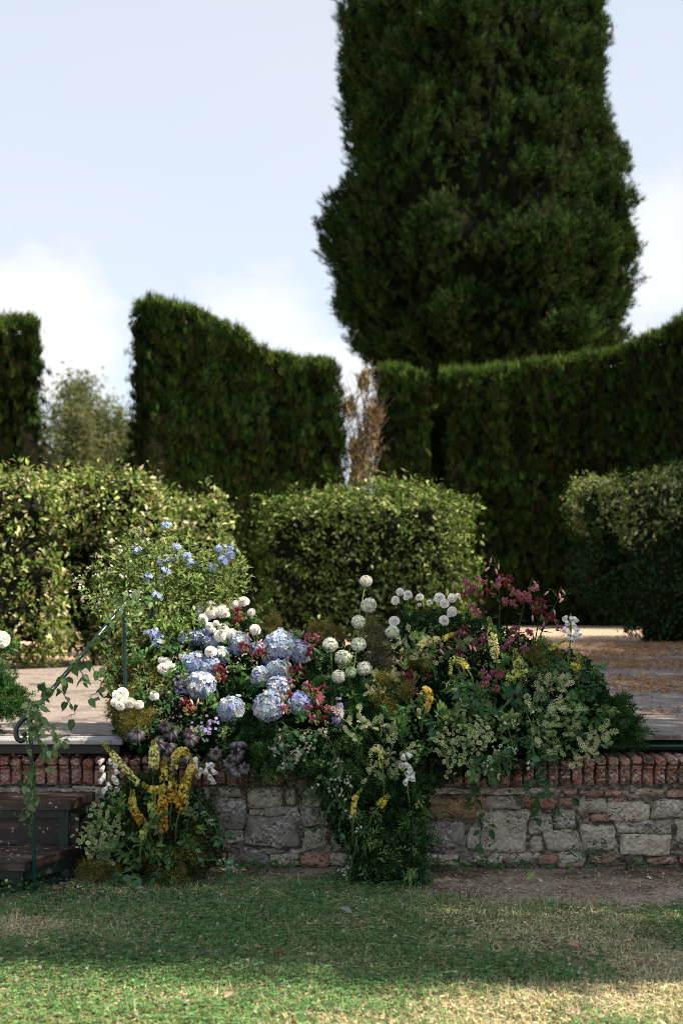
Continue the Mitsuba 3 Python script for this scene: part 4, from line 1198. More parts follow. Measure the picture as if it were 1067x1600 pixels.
# small cream margined leaves
G = 'trailing small leaved sprays with cream margins'
CREAM = [(.50, .52, .30), (.42, .46, .26), (.55, .55, .36)]
for label, blobs in (
        ('cream margined small leaved clump beside the lowest step', [(160, 1272, 14, 22), (150, 1260, 10, 10), (145, 1300, 18, 40), (165, 1310, 22, 55), (150, 1330, 18, 40), (175, 1330, 16, 30), (140, 1318, 12, 20), (160, 1345, 10, 14), (178, 1300, 12, 18)]),
        ('cream margined trailing leaves hanging over the brick coping', [(745, 1140, 20, 50), (735, 1155, 20, 50), (755, 1160, 16, 30), (710, 1160, 16, 24), (705, 1178, 14, 20), (720, 1190, 12, 14), (735, 1200, 14, 14), (690, 1175, 14, 14), (700, 1200, 10, 10), (690, 1150, 12, 10), (680, 1160, 10, 8), (660, 1120, 12, 8)])):
    t = thing('margined_plant', label, 'trailing plant', G)
    low = 'step' in label
    ms, st = [], []
    for px, py, r, m in blobs:
        o = fl(px, py, -.12 if low else -.03)
        P = o + rng.normal(0, 1, (m, 3)) * r / 292 * [.6, .5, .6]
        L = .021 * rng.uniform(.7, 1.4, m)
        leaf_parts(t, MARGIN, P, rand_dirs(m) * [1, .6, 1], rand_dirs(m) * .7 + [0, -.9, .6], np.column_stack([L, L, L]), pick(CREAM, m, .14))
        for q in range(4):
            st.append(tube([P[rng.integers(m)], o, P[rng.integers(m)]], .0016, .001, (.14, .16, .07), 4))
    part(t, 'stem', join(*st), 'leaf', stuff=True)


# ------------------------------------------------------------------ trailing vines with single leaves
def vine(name, label, cat, paths, n_leaf, size, greens, group=None, t=FINE_WAVY, stem=.0032, stem_c=(.16, .22, .08), blossoms=0, hang=.55, wide=.62, bsize=.0075, bgroup=6, spread=.035):
    k = thing(name, label, cat, group)
    st, curves = [], []
    for p in paths:
        c = spline([fl(*q) if len(q) < 4 else at(*q[:3]) for q in p], 5 * len(p) + 4)
        c = c + rng.normal(0, .003, c.shape)
        curves.append(c)
        st.append(tube(c, stem, stem * .6, stem_c, 5))
    lens = np.array([np.linalg.norm(np.diff(c, axis=0), axis=1).sum() for c in curves])
    for c, m in zip(curves, np.maximum(1, np.round(n_leaf * lens / lens.sum())).astype(int)):
        i = rng.integers(0, len(c) - 1, m)
        P0 = c[i]
        D = unit(rand_dirs(m) * [1, .6, .7] + [0, -.25, -hang])
        P = P0 + unit(rand_dirs(m) + [0, -.3, 0]) * (spread * rng.random((m, 1)))
        for a, b in zip(P0, P):
            st.append(tube([a, (a + b) / 2 + [0, 0, .004], b], .0012, .001, stem_c, 3))
        L = size * rng.uniform(.6, 1.2, m)
        leaf_parts(k, t, P, D, rand_dirs(m) * .6 + [0, -.8, .7], np.column_stack([L, L * wide, L]), pick(greens, m, .2))
    part(k, 'stem', join(*st), 'leaf', stuff=True)
    if blossoms:
        allc = np.vstack(curves)
        for q in range(blossoms):
            o = allc[rng.integers(len(allc))] + rng.normal(0, .02, 3) + [0, -.02, 0]
            m = int(rng.integers(bgroup // 2, bgroup + 1))
            P = o + rng.normal(0, .013, (m, 3))
            N = unit(rand_dirs(m) * .7 + [0, -.9, .2])
            fm = scatter(STAR5, P, np.cross(N, rand_dirs(m)), N, bsize * rng.uniform(.7, 1.2, m), pick([(.78, .78, .68), (.70, .68, .52)], m, .08))
            bm = scatter(BUD, P + rng.normal(0, .008, P.shape), rand_dirs(m) - [0, 0, .4], rand_dirs(m), np.column_stack([np.full(m, .010), np.full(m, .0028), np.full(m, .0028)]), pick([(.62, .58, .40)], m, .1))
            part(k, 'blossom', join(fm, bm), 'petal')
    return k


VG = [(.10, .17, .075), (.13, .20, .10), (.075, .14, .055), (.055, .11, .045)]
def vat(pts):
    return [(x, y, d, 0) for x, y, d in pts]


vine('climbing_vine', 'leafy green vine wound along the sloping handrail', 'vine',
     [vat(p) for p in ([(52, 1112, 6.93), (90, 1068, 7.1), (130, 1020, 7.3), (165, 985, 7.45), (190, 950, 7.58)],
      [(70, 1085, 7.06), (62, 1070, 7.0), (45, 1070, 6.98)], [(95, 1062, 7.1), (100, 1085, 7.05), (118, 1110, 7.03), (108, 1120, 7.02)],
      [(92, 1060, 7.15), (105, 1062, 7.12), (100, 1085, 7.1)], [(130, 1022, 7.3), (148, 1050, 7.25), (158, 1075, 7.22), (138, 1090, 7.2)], [(120, 1035, 7.28), (128, 1050, 7.25), (130, 1066, 7.25)])], 64, .048, VG)
vine('climbing_vine', 'pale green vine hanging in a bunch from the lower end of the handrail', 'vine',
     [vat(p) for p in ([(48, 1108, 6.92), (62, 1128, 6.9), (85, 1150, 6.88), (100, 1172, 6.88)], [(50, 1110, 6.92), (58, 1145, 6.9), (70, 1175, 6.88), (82, 1205, 6.88)], [(50, 1115, 6.92), (45, 1145, 6.92), (40, 1175, 6.92)],
      [(55, 1120, 6.9), (80, 1135, 6.87), (88, 1160, 6.86), (75, 1180, 6.86)], [(48, 1108, 6.92), (55, 1100, 6.9), (70, 1125, 6.88)])], 66, .046, [(.17, .25, .12), (.21, .29, .15), (.13, .21, .09)])
vine('climbing_vine', 'thin vine dangling along the lower handrail post', 'vine',
     [vat(p) for p in ([(54, 1190, 6.93), (50, 1215, 6.92), (58, 1240, 6.92), (64, 1262, 6.93)], [(52, 1205, 6.93), (40, 1222, 6.92), (34, 1228, 6.92)], [(56, 1240, 6.93), (45, 1255, 6.91), (28, 1280, 6.9)], [(56, 1250, 6.92), (50, 1275, 6.91), (46, 1305, 6.91)])], 24, .046, VG, hang=.8)

vine('climbing_vine', 'leafy vine round the curled top end of the handrail', 'vine',
     [vat(p) for p in ([(186, 958, 7.54), (205, 940, 7.58), (228, 935, 7.62), (240, 950, 7.66)], [(215, 938, 7.58), (222, 955, 7.58), (214, 975, 7.58)], [(192, 950, 7.54), (182, 935, 7.54), (196, 925, 7.56)], [(200, 965, 7.55), (208, 990, 7.55)])], 34, .046, [(.13, .21, .085), (.17, .25, .11), (.09, .16, .06)])
JG = [(.050, .115, .045), (.065, .14, .055), (.035, .085, .035)]
vine('jasmine_vine', 'trailing jasmine with tiny white stars hanging to the grass in the middle', 'vine',
     [[(430, 1150, -.05), (470, 1140, -.06), (510, 1150, -.06), (525, 1190, -.06), (540, 1225, -.06)], [(500, 1140, -.04), (520, 1175, -.06), (545, 1215, -.07), (548, 1240, -.06), (530, 1260, -.06)],
      [(545, 1240, -.08), (530, 1290, -.09), (545, 1330, -.1), (540, 1375, -.12)], [(500, 1210, -.05), (515, 1225, -.07), (545, 1280, -.08), (560, 1330, -.1)], [(440, 1140, -.06), (445, 1170, -.06), (470, 1190, -.06)],
      [(560, 1300, -.08), (550, 1350, -.1), (545, 1380, -.12)], [(500, 1212, -.05), (488, 1232, -.07), (480, 1245, -.07)], [(520, 1250, -.06), (500, 1290, -.06), (470, 1300, -.02)]], 84, .034, JG, t=FINE_FLAT, stem=.002, stem_c=(.17, .16, .08), blossoms=20)
vine('jasmine_vine', 'jasmine with small pale flowers looping over the dark coping below the red lilies', 'vine',
     [[(440, 1130, -.03), (480, 1150, -.05), (500, 1140, -.05)], [(445, 1135, -.03), (442, 1170, -.05), (455, 1200, -.05)], [(430, 1155, -.04), (425, 1180, -.04)], [(480, 1160, -.06), (455, 1190, -.06), (440, 1200, -.04)]], 26, .046, [(.06, .13, .075), (.085, .15, .085), (.12, .19, .10)], t=FINE_FLAT, stem=.002, blossoms=12)
vine('ivy', 'broad leaved vine with white berries hanging over the coping right of the margined leaves', 'vine',
     [[(760, 1100, -.02), (790, 1130, -.05), (800, 1170, -.05), (785, 1210, -.03)], [(820, 1100, -.03), (830, 1140, -.05), (835, 1180, -.05), (850, 1220, -.03), (862, 1250, -.02)], [(780, 1170, -.05), (760, 1200, -.05), (765, 1220, -.04)], [(840, 1190, -.05), (845, 1230, -.03)],
      [(740, 1095, -.03), (725, 1110, -.03), (715, 1080, -.03)], [(800, 1090, -.03), (780, 1110, -.04), (755, 1120, -.04)], [(830, 1190, -.04), (880, 1170, -.05)]], 92, .050, [(.045, .11, .045), (.065, .15, .075), (.03, .08, .035), (.10, .18, .10)], t=FINE_FLAT, blossoms=11, bsize=.007)
vine('ivy', 'ivy trailing down the pale wall stones', 'vine',
     [[(745, 1215, -.05), (735, 1245, .14), (728, 1260, .16)], [(740, 1235, .10), (755, 1275, .2), (745, 1300, .2)], [(755, 1270, .2), (765, 1300, .21), (745, 1330, .2)], [(825, 1220, 0), (835, 1262, .18), (842, 1285, .2)], [(860, 1262, .16), (880, 1268, .18)], [(895, 1245, .14), (905, 1262, .16)]], 44, .042, [(.04, .10, .03), (.06, .13, .045), (.05, .12, .06)], t=FINE_WAVY, stem=.0018, spread=.02)
vine('rambling_plant', 'glossy leaved rambling plant spreading right of the yellow spikes at the wall foot', 'vine',
     [[(295, 1230, -.05), (320, 1265, -.08), (335, 1290, -.1), (345, 1320, -.12)], [(300, 1285, -.08), (325, 1275, -.1), (345, 1285, -.1)], [(330, 1280, -.1), (352, 1300, -.1), (350, 1330, -.12)], [(290, 1300, -.1), (310, 1340, -.14), (350, 1345, -.14), (365, 1350, -.12)], [(350, 1345, -.14), (362, 1368, -.16), (350, 1372, -.16)]], 46, .045, [(.06, .14, .07), (.085, .17, .09), (.04, .10, .045)], t=FINE_FLAT, blossoms=4, bsize=.006)
vine('rambling_plant', 'broad dark leaves at the base of the yellow spikes', 'foliage',
     [[(190, 1310, -.1), (210, 1350, -.16), (180, 1372, -.2)], [(240, 1330, -.12), (250, 1355, -.18), (235, 1370, -.2)], [(270, 1330, -.12), (262, 1352, -.18)], [(245, 1220, -.02), (270, 1190, .0)], [(300, 1265, -.06), (290, 1300, -.1)], [(185, 1290, -.05), (200, 1310, -.1)], [(215, 1372, -.22), (180, 1368, -.2)]], 40, .052, [(.04, .10, .045), (.06, .14, .08), (.03, .075, .03)], t=FINE_FLAT)
vine('broad_leaf_spray', 'spray of rounded dark leaves under the spidery pink flowers', 'foliage',
     [[(720, 1060, .0), (728, 1085, -.02), (735, 1110, -.03)], [(750, 1090, 0), (755, 1110, -.02)], [(690, 1100, 0), (695, 1120, -.02), (675, 1140, -.03)], [(780, 1060, .02), (800, 1080, 0), (820, 1070, 0)], [(700, 1080, 0), (740, 1085, 0)]], 40, .060, [(.035, .095, .05), (.05, .12, .07), (.09, .17, .10)], t=FINE_FLAT)
vine('broad_leaf_spray', 'green leafy shoots below the white foxglove on the right', 'foliage',
     [[(840, 1030, .05), (860, 1025, .0), (885, 1035, 0)], [(820, 1050, .04), (850, 1045, 0)], [(870, 1040, .04), (900, 1045, .02), (925, 1060, .05)], [(890, 1060, .04), (925, 1065, .05), (940, 1080, .08)], [(900, 1080, .05), (935, 1095, .08)], [(900, 1050, .1), (905, 1110, .05), (890, 1135, .02)]], 90, .042, [(.045, .115, .055), (.06, .14, .075), (.035, .09, .04)], t=FINE_FLAT, stem=.002)
vine('broad_leaf_spray', 'small dark leaves among the blue hydrangeas', 'foliage',
     [[(250, 1000, .05), (270, 1010, .05), (300, 1020, .05)], [(350, 1010, .0), (365, 1040, -.02), (390, 1060, -.03)], [(415, 1050, -.05), (412, 1070, -.05)], [(250, 1095, .02), (232, 1090, .02), (215, 1085, .02)], [(340, 1020, 0), (375, 1050, -.02)], [(495, 1030, .03), (505, 1060, .03)], [(512, 1040, .05), (520, 1070, .04)], [(390, 960, .05), (405, 970, .04), (372, 955, .03)]], 88, .034, [(.05, .115, .035), (.075, .15, .045), (.03, .08, .035)], t=FINE_FLAT, stem=.0022)
# ground leaved rosette under the white foxglove on the wall
t = thing('rosette_plant', 'rosette of broad ribbed leaves on the wall above the fern bush', 'plant')
o = at(640, 1262, 7.52)
m = 15
a = np.linspace(0, 6.28, m, endpoint=False) + rng.normal(0, .2, m)
D = np.column_stack([np.cos(a) * .8, -.45 + .2 * np.sin(a), -.35 + .55 * np.sin(a)])
L = rng.uniform(.09, .145, m)
leaf_parts(t, fine_leaf(.12, .35, .02), o + D * .02 + rng.normal(0, .012, (m, 3)), D, rand_dirs(m) * .25 + [0, -.6, .8], np.column_stack([L, L * .42, L]), pick([(.05, .11, .035), (.075, .14, .045), (.10, .15, .04)], m, .15))
part(t, 'stem', tube([o + [0, .05, -.1], o, at(635, 1232, 7.44)], .006, .004, (.06, .11, .05)), 'leaf')


# ------------------------------------------------------------------ rex begonias
def star_leaf(size, o, D, Z):
    na, nr = 44, 7
    a = np.linspace(0, 2 * np.pi, na, endpoint=False)
    pr = (.62 + .38 * np.abs(np.cos(a * 3.5)) ** 1.5) * (1 - .35 * np.abs(np.sin(a / 2 + np.pi / 2)) ** 6) * (.75 + .35 * (np.cos(a) > 0) * np.cos(a))
    vein = np.abs(np.cos(a * 3.5)) ** 6
    r = np.linspace(0, 1, nr)
    v, c = [], []
    for q in r:
        for k in range(na):
            v.append([.42 + q * pr[k] * .62 * math.cos(a[k]), q * pr[k] * .52 * math.sin(a[k]), -.28 * q * q + .05 * vein[k] * q])
            silver = math.exp(-((q - .62) / .20) ** 2) * (1 - .85 * vein[k])
            base = np.array([.030, .012, .026])
            c.append(base * (1 - silver) + np.array([.40, .42, .43]) * silver + np.array([.05, .005, .025]) * (q < .25))
    f = []
    for i in range(nr - 1):
        for k in range(na):
            p, q = i * na + k, i * na + (k + 1) % na
            f += [[p, p + na, q], [q, p + na, q + na]]
    return scatter((np.array(v), np.array(f), np.array(c)), np.array([o]), np.array([D]), np.array([Z]), np.array([size]), np.ones((1, 3)))


for label, spots in (('dark purple silver banded leaves left of the violet flower cluster', [(245, 1130), (270, 1128), (235, 1152), (262, 1158), (285, 1150), (225, 1135), (292, 1130), (250, 1175), (275, 1178)]),
                     ('dark purple silver banded leaves under the single low hydrangea', [(360, 1158), (378, 1165), (350, 1180), (370, 1192), (388, 1188), (345, 1165)])):
    t = thing('begonia', label, 'foliage plant', 'purple and silver star leaved plants')
    for px, py in spots:
        o = fl(px, py, rng.uniform(-.06, .0))
        D = unit([rng.normal(0, .7), -.6, rng.uniform(-.9, .1)])
        part(t, 'leaf', star_leaf(rng.uniform(.10, .14), o, D, unit([rng.normal(0, .25), -.8, .55])), 'leaf', True)
    part(t, 'stem', join(*[tube([fl(px, py, .16), fl(px, py, -.02)], .003, .002, (.08, .02, .03), 4) for px, py in spots]), 'leaf', stuff=True)

# ================================================================== flowers
BLUES = [(.38, .47, .76), (.47, .55, .80), (.55, .62, .82), (.28, .36, .66), (.64, .68, .80)]


def hydrangea(px, py, r, tone, label, back=0.0):
    t = thing('hydrangea', label, 'hydrangea', 'blue mophead hydrangeas')
    R = r / 292
    o = fl(px, py, back + .02)
    ax = unit(np.array([rng.normal(0, .2), -1, .35 + rng.normal(0, .2)]))
    n = int(75 * (R / .058) ** 2) + 26
    i = np.arange(n) + .5
    ph, th = np.arccos(1 - 1.72 * i / n), np.pi * (1 + 5 ** .5) * i
    d = np.column_stack([np.sin(ph) * np.cos(th), np.sin(ph) * np.sin(th), np.cos(ph)])
    x = unit(np.cross(ax, [0, 0, 1.0]))
    B = np.column_stack([x, np.cross(ax, x), ax])
    N = d @ B.T
    bulge = 1 + (meshkit.fbm(N * 1.8 + rng.uniform(0, 50), 3, 2) - .5) * .34
    P = o + N * (R * bulge)[:, None] * np.array([1, .9, .95]) + rng.normal(0, .0045, (n, 3))
    C = pick([np.array(b) * tone * .80 for b in BLUES], n, .13, .05)
    green = rng.random(n) < .10
    C[green] = pick([(.62, .66, .62), (.55, .62, .55)], green.sum(), .08)
    fs = scatter(FLORET4, P, np.cross(N, rand_dirs(n)), unit(N + rand_dirs(n) * .62), .0175 * rng.uniform(.8, 1.2, n), C)
    eye = scatter(BALL, P + N * .0025, N, rand_dirs(n), .0016, pick([(.50, .58, .62)], n, .1)) if r > 15 else None
    part(t, 'florets', join(fs, eye), 'petal', stuff=True)
    ic, if_ = trimesh.creation.icosphere(2, 1.0).vertices, trimesh.creation.icosphere(2, 1.0).faces
    part(t, 'flower_stalks', (o + np.array(ic) * R * .74, np.array(if_), np.broadcast_to([.10, .13, .16], (len(ic), 3))), 'dull', True)
    part(t, 'stem', tube([o, o + [0, .14, -.08], o + [0, .24, -.2]], .005, .005, (.05, .10, .03)), 'leaf')


for px, py, r, tone, back, label in (
        (304, 1038, 18, (1, 1, 1), .0, 'blue mophead hydrangea above the largest left one, touching its top left'),
        (327, 1040, 14, (.95, .98, 1), -.01, 'blue mophead hydrangea above the largest left one, touching its top right'),
        (314, 1071, 21, (1.25, 1.2, 1.1), -.05, 'large round pale blue hydrangea at the lower left of the flowers'),
        (361, 1108, 18.5, (1.15, 1.12, 1.08), -.03, 'single round blue hydrangea standing alone and lowest between the two groups'),
        (306, 996, 11, (.95, 1, 1), .05, 'small blue hydrangea at the upper left below the big rose cluster'),
        (331, 1003, 14, (1.05, 1.05, 1), .03, 'blue hydrangea right under the trio of white roses'),
        (374, 1006, 16, (1.0, 1.0, 1), .0, 'blue hydrangea between the white roses and the top hydrangea'),
        (345, 1024, 12, (1.0, 1.0, 1), .0, 'small blue hydrangea behind the white rose ball in the left group'),
        (324, 986, 9, (1.0, 1.05, 1), .06, 'smallest blue hydrangea tucked beneath the rose cluster'),
        (403, 1014, 11, (1.15, 1.12, 1.05), .02, 'small pale blue hydrangea just left of the top hydrangea'),
        (438, 1010, 25, (1.2, 1.2, 1.08), -.04, 'biggest pale blue hydrangea at the top of the middle group'),
        (467, 1018, 17, (1.1, 1.08, 1.05), -.01, 'blue hydrangea at the right shoulder of the biggest one'),
        (434, 1050, 18, (1.05, 1.06, 1.02), -.02, 'blue hydrangea in the middle of the vertical chain'),
        (407, 1058, 14, (1.15, 1.1, 1.04), -.03, 'blue hydrangea with dark leaves over it left of the chain'),
        (436, 1074, 16, (1.2, 1.15, 1.08), -.05, 'pale blue hydrangea in the chain just above the lowest pale one'),
        (420, 1104, 22, (1.35, 1.28, 1.13), -.06, 'lowest large pale blue hydrangea of the middle group'),
        (469, 1100, 17, (.85, .88, .98), -.03, 'violet blue hydrangea among the red lilies'),
        (426, 1034, 15, (.85, .92, 1), .05, 'shaded blue hydrangea behind the vertical chain')):
    hydrangea(px, py, r, np.array(tone), label, back)

# round white globes on tall stems
G = 'white globe flowers'
for px, py, r, foot, label in (
        (572, 908, 10, (545, 1020), 'topmost white globe flower on the tallest stem'), (576, 946, 11.5, (558, 1015), 'second highest white globe flower just under the topmost'),
        (560, 972, 11.5, (560, 1020), 'third highest white globe flower left of the crossing stems'), (560, 1007, 12, (552, 1060), 'white globe flower below the crossing stems'),
        (516, 1008, 11.5, (520, 1065), 'leftmost white globe flower beside the big hydrangea'), (536, 1028, 12.5, (535, 1080), 'largest white globe flower in the low group'),
        (569, 1045, 12, (565, 1085), 'rightmost white globe flower of the low group'), (529, 1058, 10.5, (530, 1090), 'lowest white globe flower on the left'),
        (548, 1051, 8.5, (545, 1085), 'small greenish globe flower between the two lowest'), (613, 988, 11, (590, 1025), 'white globe flower standing apart to the right under a single rose')):
    t = thing('globe_flower', label, 'allium', G)
    R = r / 290 * rng.uniform(.88, 1.0)
    o = fl(px, py, .0)
    n = 300
    N = rand_dirs(n)
    N = N[N[:, 1] < .6]
    n = len(N)
    P = o + N * R * rng.uniform(.78, 1.10, (n, 1)) * np.array([1, 1, rng.uniform(.85, .97)])
    C = pick([(.70, .74, .64), (.62, .68, .55), (.76, .78, .72)], n, .08)
    if 'greenish' in label:
        C *= [.62, .78, .6]
    part(t, 'florets', scatter(STAR6, P, np.cross(N, rand_dirs(n)), N + rand_dirs(n) * .3, .0105 * rng.uniform(.8, 1.25, n), C), 'petal', stuff=True)
    part(t, 'flower_stalks', join(scatter(KITE, np.repeat(o[None], n, 0), N, rand_dirs(n), np.column_stack([np.full(n, R * .98), np.full(n, .003), np.ones(n)]), pick([(.22, .32, .12)], n, .1)),
                                  scatter(BALL, o[None], np.array([[1, 0, 0.0]]), np.array([[0, 0, 1.0]]), R * .55, np.array([[.34, .42, .24]]))), 'leaf', stuff=True)
    f_ = fl(*foot, .08)
    part(t, 'stem', tube(spline([o, (o + f_) / 2 + [rng.normal(0, .006), 0, 0], f_], 10), .0036, .0042, (.20, .30, .10)), 'leaf')


# white roses, in sprays
def rose(o, N, R, c=(.86, .85, .81)):
    ms = []
    x = unit(np.cross(N, [.3, .2, 1.0]))
    y = np.cross(N, x)
    for k in range(26):
        q = k / 25
        a = k * 2.4
        open_ = .30 + 1.15 * q ** 1.1
        rad = x * math.cos(a) + y * math.sin(a)
        tan = -x * math.sin(a) + y * math.cos(a)
        h, w = R * (.85 - .15 * q), R * (.55 + .45 * q)
        g = []
        for s in (0, .5, 1):
            out_ = R * (.10 + .30 * q) + h * s * math.sin(open_ * (.55 + .55 * s))
            upw = h * s * math.cos(open_ * (.55 + .55 * s)) - R * .35 * q
            for u in (-1, -.4, .4, 1):
                g.append(o + N * (upw - R * .2 - .08 * R * abs(u) * s) + rad * (out_ - .16 * w * u * u) + tan * (u * w * .62 * (.35 + .65 * math.sin(min(1, s + .35) * 1.6))))
        f = []
        for i in range(2):
            for j in range(3):
                p = i * 4 + j
                f += [[p, p + 4, p + 1], [p + 1, p + 4, p + 5]]
        ms.append((np.array(g), np.array(f), np.broadcast_to(np.clip(np.array(c) * rng.uniform(.92, 1.06), 0, .88), (12, 3)).copy()))
    ms.append(scatter(PEB, (o + N * R * .25)[None], N[None], x[None], R * .42, np.array([c])))
    return join(*ms)


G = 'white rose sprays'
ROSE_G = [(.05, .11, .035), (.07, .14, .045), (.035, .08, .03)]
for label, blooms, foot, back in (
        ('dense cluster of white roses at the top left of the flowers', [(322, 948, 10), (312, 956, 9), (332, 956, 9), (345, 955, 9), (318, 966, 8), (314, 946, 7), (328, 944, 8), (324, 960, 9), (338, 950, 7), (353, 958, 6)], (335, 1005), .0),
        ('trio of white roses just below the dense cluster', [(349, 980, 8.5), (346, 992, 8.5), (360, 991, 8), (328, 977, 6), (338, 973, 5), (332, 984, 5)], (345, 1030), -.03),
        ('round cream rose lying on the blue hydrangeas', [(329, 1016, 8.5)], (335, 1050), -.08),
        ('white roses held above the dark red lily at the top', [(380, 938, 8), (369, 944, 7), (391, 957, 7)], (375, 1000), .02),
        ('open white rose with pink tinge above the biggest hydrangea', [(400, 983, 8)], (395, 1020), .0),
        ('three white roses left of the blue hydrangeas', [(257, 1043, 8), (268, 1042, 6.5), (261, 1034, 6.5), (253, 1031, 5), (284, 1025, 7), (291, 1027, 6)], (275, 1065), .0),
        ('single small white rose left of the large round hydrangea', [(241, 1086, 8)], (262, 1085), .0),
        ('cluster of creamy white roses in front of the handrail post', [(187, 1091, 9), (192, 1082, 8), (183, 1086, 7), (189, 1101, 8), (203, 1100, 8), (217, 1101, 7), (196, 1096, 8), (181, 1097, 6)], (235, 1095), -.06),
        ('group of small white roses above the pale cut leaves', [(624, 925, 5.5), (638, 927, 7), (655, 932, 6), (619, 938, 6), (634, 933, 5), (655, 945, 3)], (650, 1010), .03),
        ('single white rose just above the apart globe flower', [(615, 969, 8)], (630, 1010), .0),
        ('group of white roses left of the tall dark lilies', [(686, 932, 7), (695, 942, 7.5), (707, 934, 6), (707, 955, 6.5), (716, 931, 5), (671, 940, 4), (702, 960, 4)], (700, 1010), .05),
        ('lone white rose below the rose group by the dark lilies', [(695, 968, 7.5)], (690, 1015), .0),
        ('large white rose at the extreme left edge above the fern', [(2, 1000, 11)], (-10, 1060), .15)):
    t = thing('white_rose', label, 'rose', G)
    st, lv = [], []
    f_ = fl(*foot, back + .12)
    for px, py, r in blooms:
        o = fl(px, py, back + rng.uniform(-.015, .015))
        N = unit([rng.normal(0, .35), -.85, .45 + rng.normal(0, .25)])
        part(t, 'bloom', rose(o, N, r / 292 * rng.uniform(.92, 1.25)), 'petal', True)
        c = spline([o, o * .6 + f_ * .4 + [0, .03, 0], f_], 8)
        st.append(tube(c, .0022, .003, (.07, .12, .04), 4))
        lv.append(scatter(LEAF, np.repeat(o[None], 4, 0), N * .4 + rand_dirs(4), -np.repeat(N[None], 4, 0), np.column_stack([np.full(4, .016), np.full(4, .006), np.full(4, .016)]), pick(ROSE_G, 4)))
        m = 6
        i = rng.integers(2, 8, m)
        L = .036 * rng.uniform(.6, 1.2, m)
        leaf_parts(t, FINE_FLAT, c[i] + rng.normal(0, .012, (m, 3)), rand_dirs(m) + [0, -.3, 0], rand_dirs(m) * .6 + [0, -.7, .7], np.column_stack([L, L * .6, L]), pick(ROSE_G, m))
    part(t, 'stem', join(*st, *lv), 'leaf', stuff=True)


# spidery lilies
def lily(o, A, R, dark):
    """Six narrow tepals curling back from the facing direction A, with orange anthers in front."""
    x = unit(np.cross(A, [.2, .3, 1.0]))
    y = np.cross(A, x)
    ms = []
    pale, deep = (np.array([.66, .36, .47]), np.array([.27, .03, .085])) if not dark else (np.array([.34, .10, .13]), np.array([.12, .010, .022]))
    a0 = rng.uniform(0, 1)
    for k in range(6):
        a = a0 + k * math.pi / 3 + rng.normal(0, .1)
        rad = x * math.cos(a) + y * math.sin(a)
        tan = -x * math.sin(a) + y * math.cos(a)
        rho = R * rng.uniform(.42, .52)
        v, c = [], []
        for i in range(7):
            s = i / 6
            ph = s * rng.uniform(3.2, 3.6)
            p = o + rad * (rho * (.25 + 1.1 * math.sin(min(ph, 1.57)) if ph < 1.57 else rho * (1.35 - .75 * (1 - math.sin(ph)) * .5)) ) - A * (rho * (1 - math.cos(ph)) * .85)
            w = R * .15 * math.sin(.25 + 2.7 * s) + .0004
            v += [p - tan * w, p + A * w * .35, p + tan * w]
            m_ = np.clip(.25 + .75 * s, 0, 1)
            mid, edge = deep * (1 - .35 * s) + pale * .35 * s, deep * (1 - m_) + pale * m_
            c += [edge, mid, edge]
        f = []
        for i in range(6):
            for j in (0, 1):
                p = i * 3 + j
                f += [[p, p + 3, p + 1], [p + 1, p + 3, p + 4]]
        ms.append((np.array(v), np.array(f), np.clip(np.array(c) * rng.uniform(.85, 1.2), 0, .9)))
        ms.append(tube([o, o + A * R * .45 + rad * R * .2, o + A * R * .75 + rad * R * .32], R * .014, R * .012, (.40, .42, .22), 3))
        ms.append(scatter(BUD, (o + A * R * .75 + rad * R * .25)[None], tan[None], A[None], np.array([[R * .22, R * .07, R * .07]]), np.array([[.42, .14, .03]])))
    return join(*ms)


def lilies(label, flowers, buds, stems, dark, back, R=.036):
    t = thing('spidery_lily', label, 'lily', 'spidery pink and maroon lilies')
    st = []
    cs = [spline([fl(px, py, back + (.08 if i else .0)) for i, (px, py) in enumerate(s)], 12) for s in stems]
    for c in cs:
        st.append(tube(c, .0032, .004, (.05, .07, .035), 5))
    allc = np.vstack(cs)
    for i, (px, py) in enumerate(flowers):
        o = fl(px, py, back + rng.uniform(-.03, .03))
        A = unit([rng.normal(0, .6), -.55 + rng.normal(0, .3), -.6 + rng.normal(0, .4)])
        part(t, 'flower', lily(o, A, R * 1.15 * rng.uniform(.85, 1.15), dark if isinstance(dark, bool) else rng.random() < dark), 'petal', True)
        b = allc[np.argmin(((allc - o) ** 2).sum(1) + .15 * np.abs(allc[:, 2] - o[2] + .03))]
        st.append(tube(spline([o, o + [0, .005, .016], (o + b) / 2 + [0, 0, .014], b], 7), .0014, .002, (.09, .10, .05), 4))
    for px, py in buds:
        o = fl(px, py, back - .01)
        D = unit([rng.normal(0, .5), -.2, -.8])
        part(t, 'bud', scatter(BUD, o[None] + [[0, 0, .02]], D[None], np.array([[0, -1.0, 0]]), np.array([[.042, .0125, .0125]]), pick([(.56, .30, .36), (.50, .22, .30), (.60, .42, .42)], 1, .1)), 'petal', True)
        b = allc[np.argmin(((allc - o) ** 2).sum(1))]
        st.append(tube(spline([o + [0, 0, .022], o + [0, 0, .034], (o + b) / 2 + [0, 0, .025], b], 7), .0013, .0018, (.12, .15, .06), 4))
    part(t, 'stem', join(*st), 'leaf', stuff=True)
    m = 9
    c = cs[0]
    i = rng.integers(5, 12, m)
    L = rng.uniform(.03, .06, m)
    leaf_parts(t, FINE_FLAT, c[i], rand_dirs(m) * [1, .6, .5] + [0, -.2, .3], rand_dirs(m) * .4 + [0, -.5, .8], np.column_stack([L, L * .22, L]), pick([(.05, .10, .04)], m))


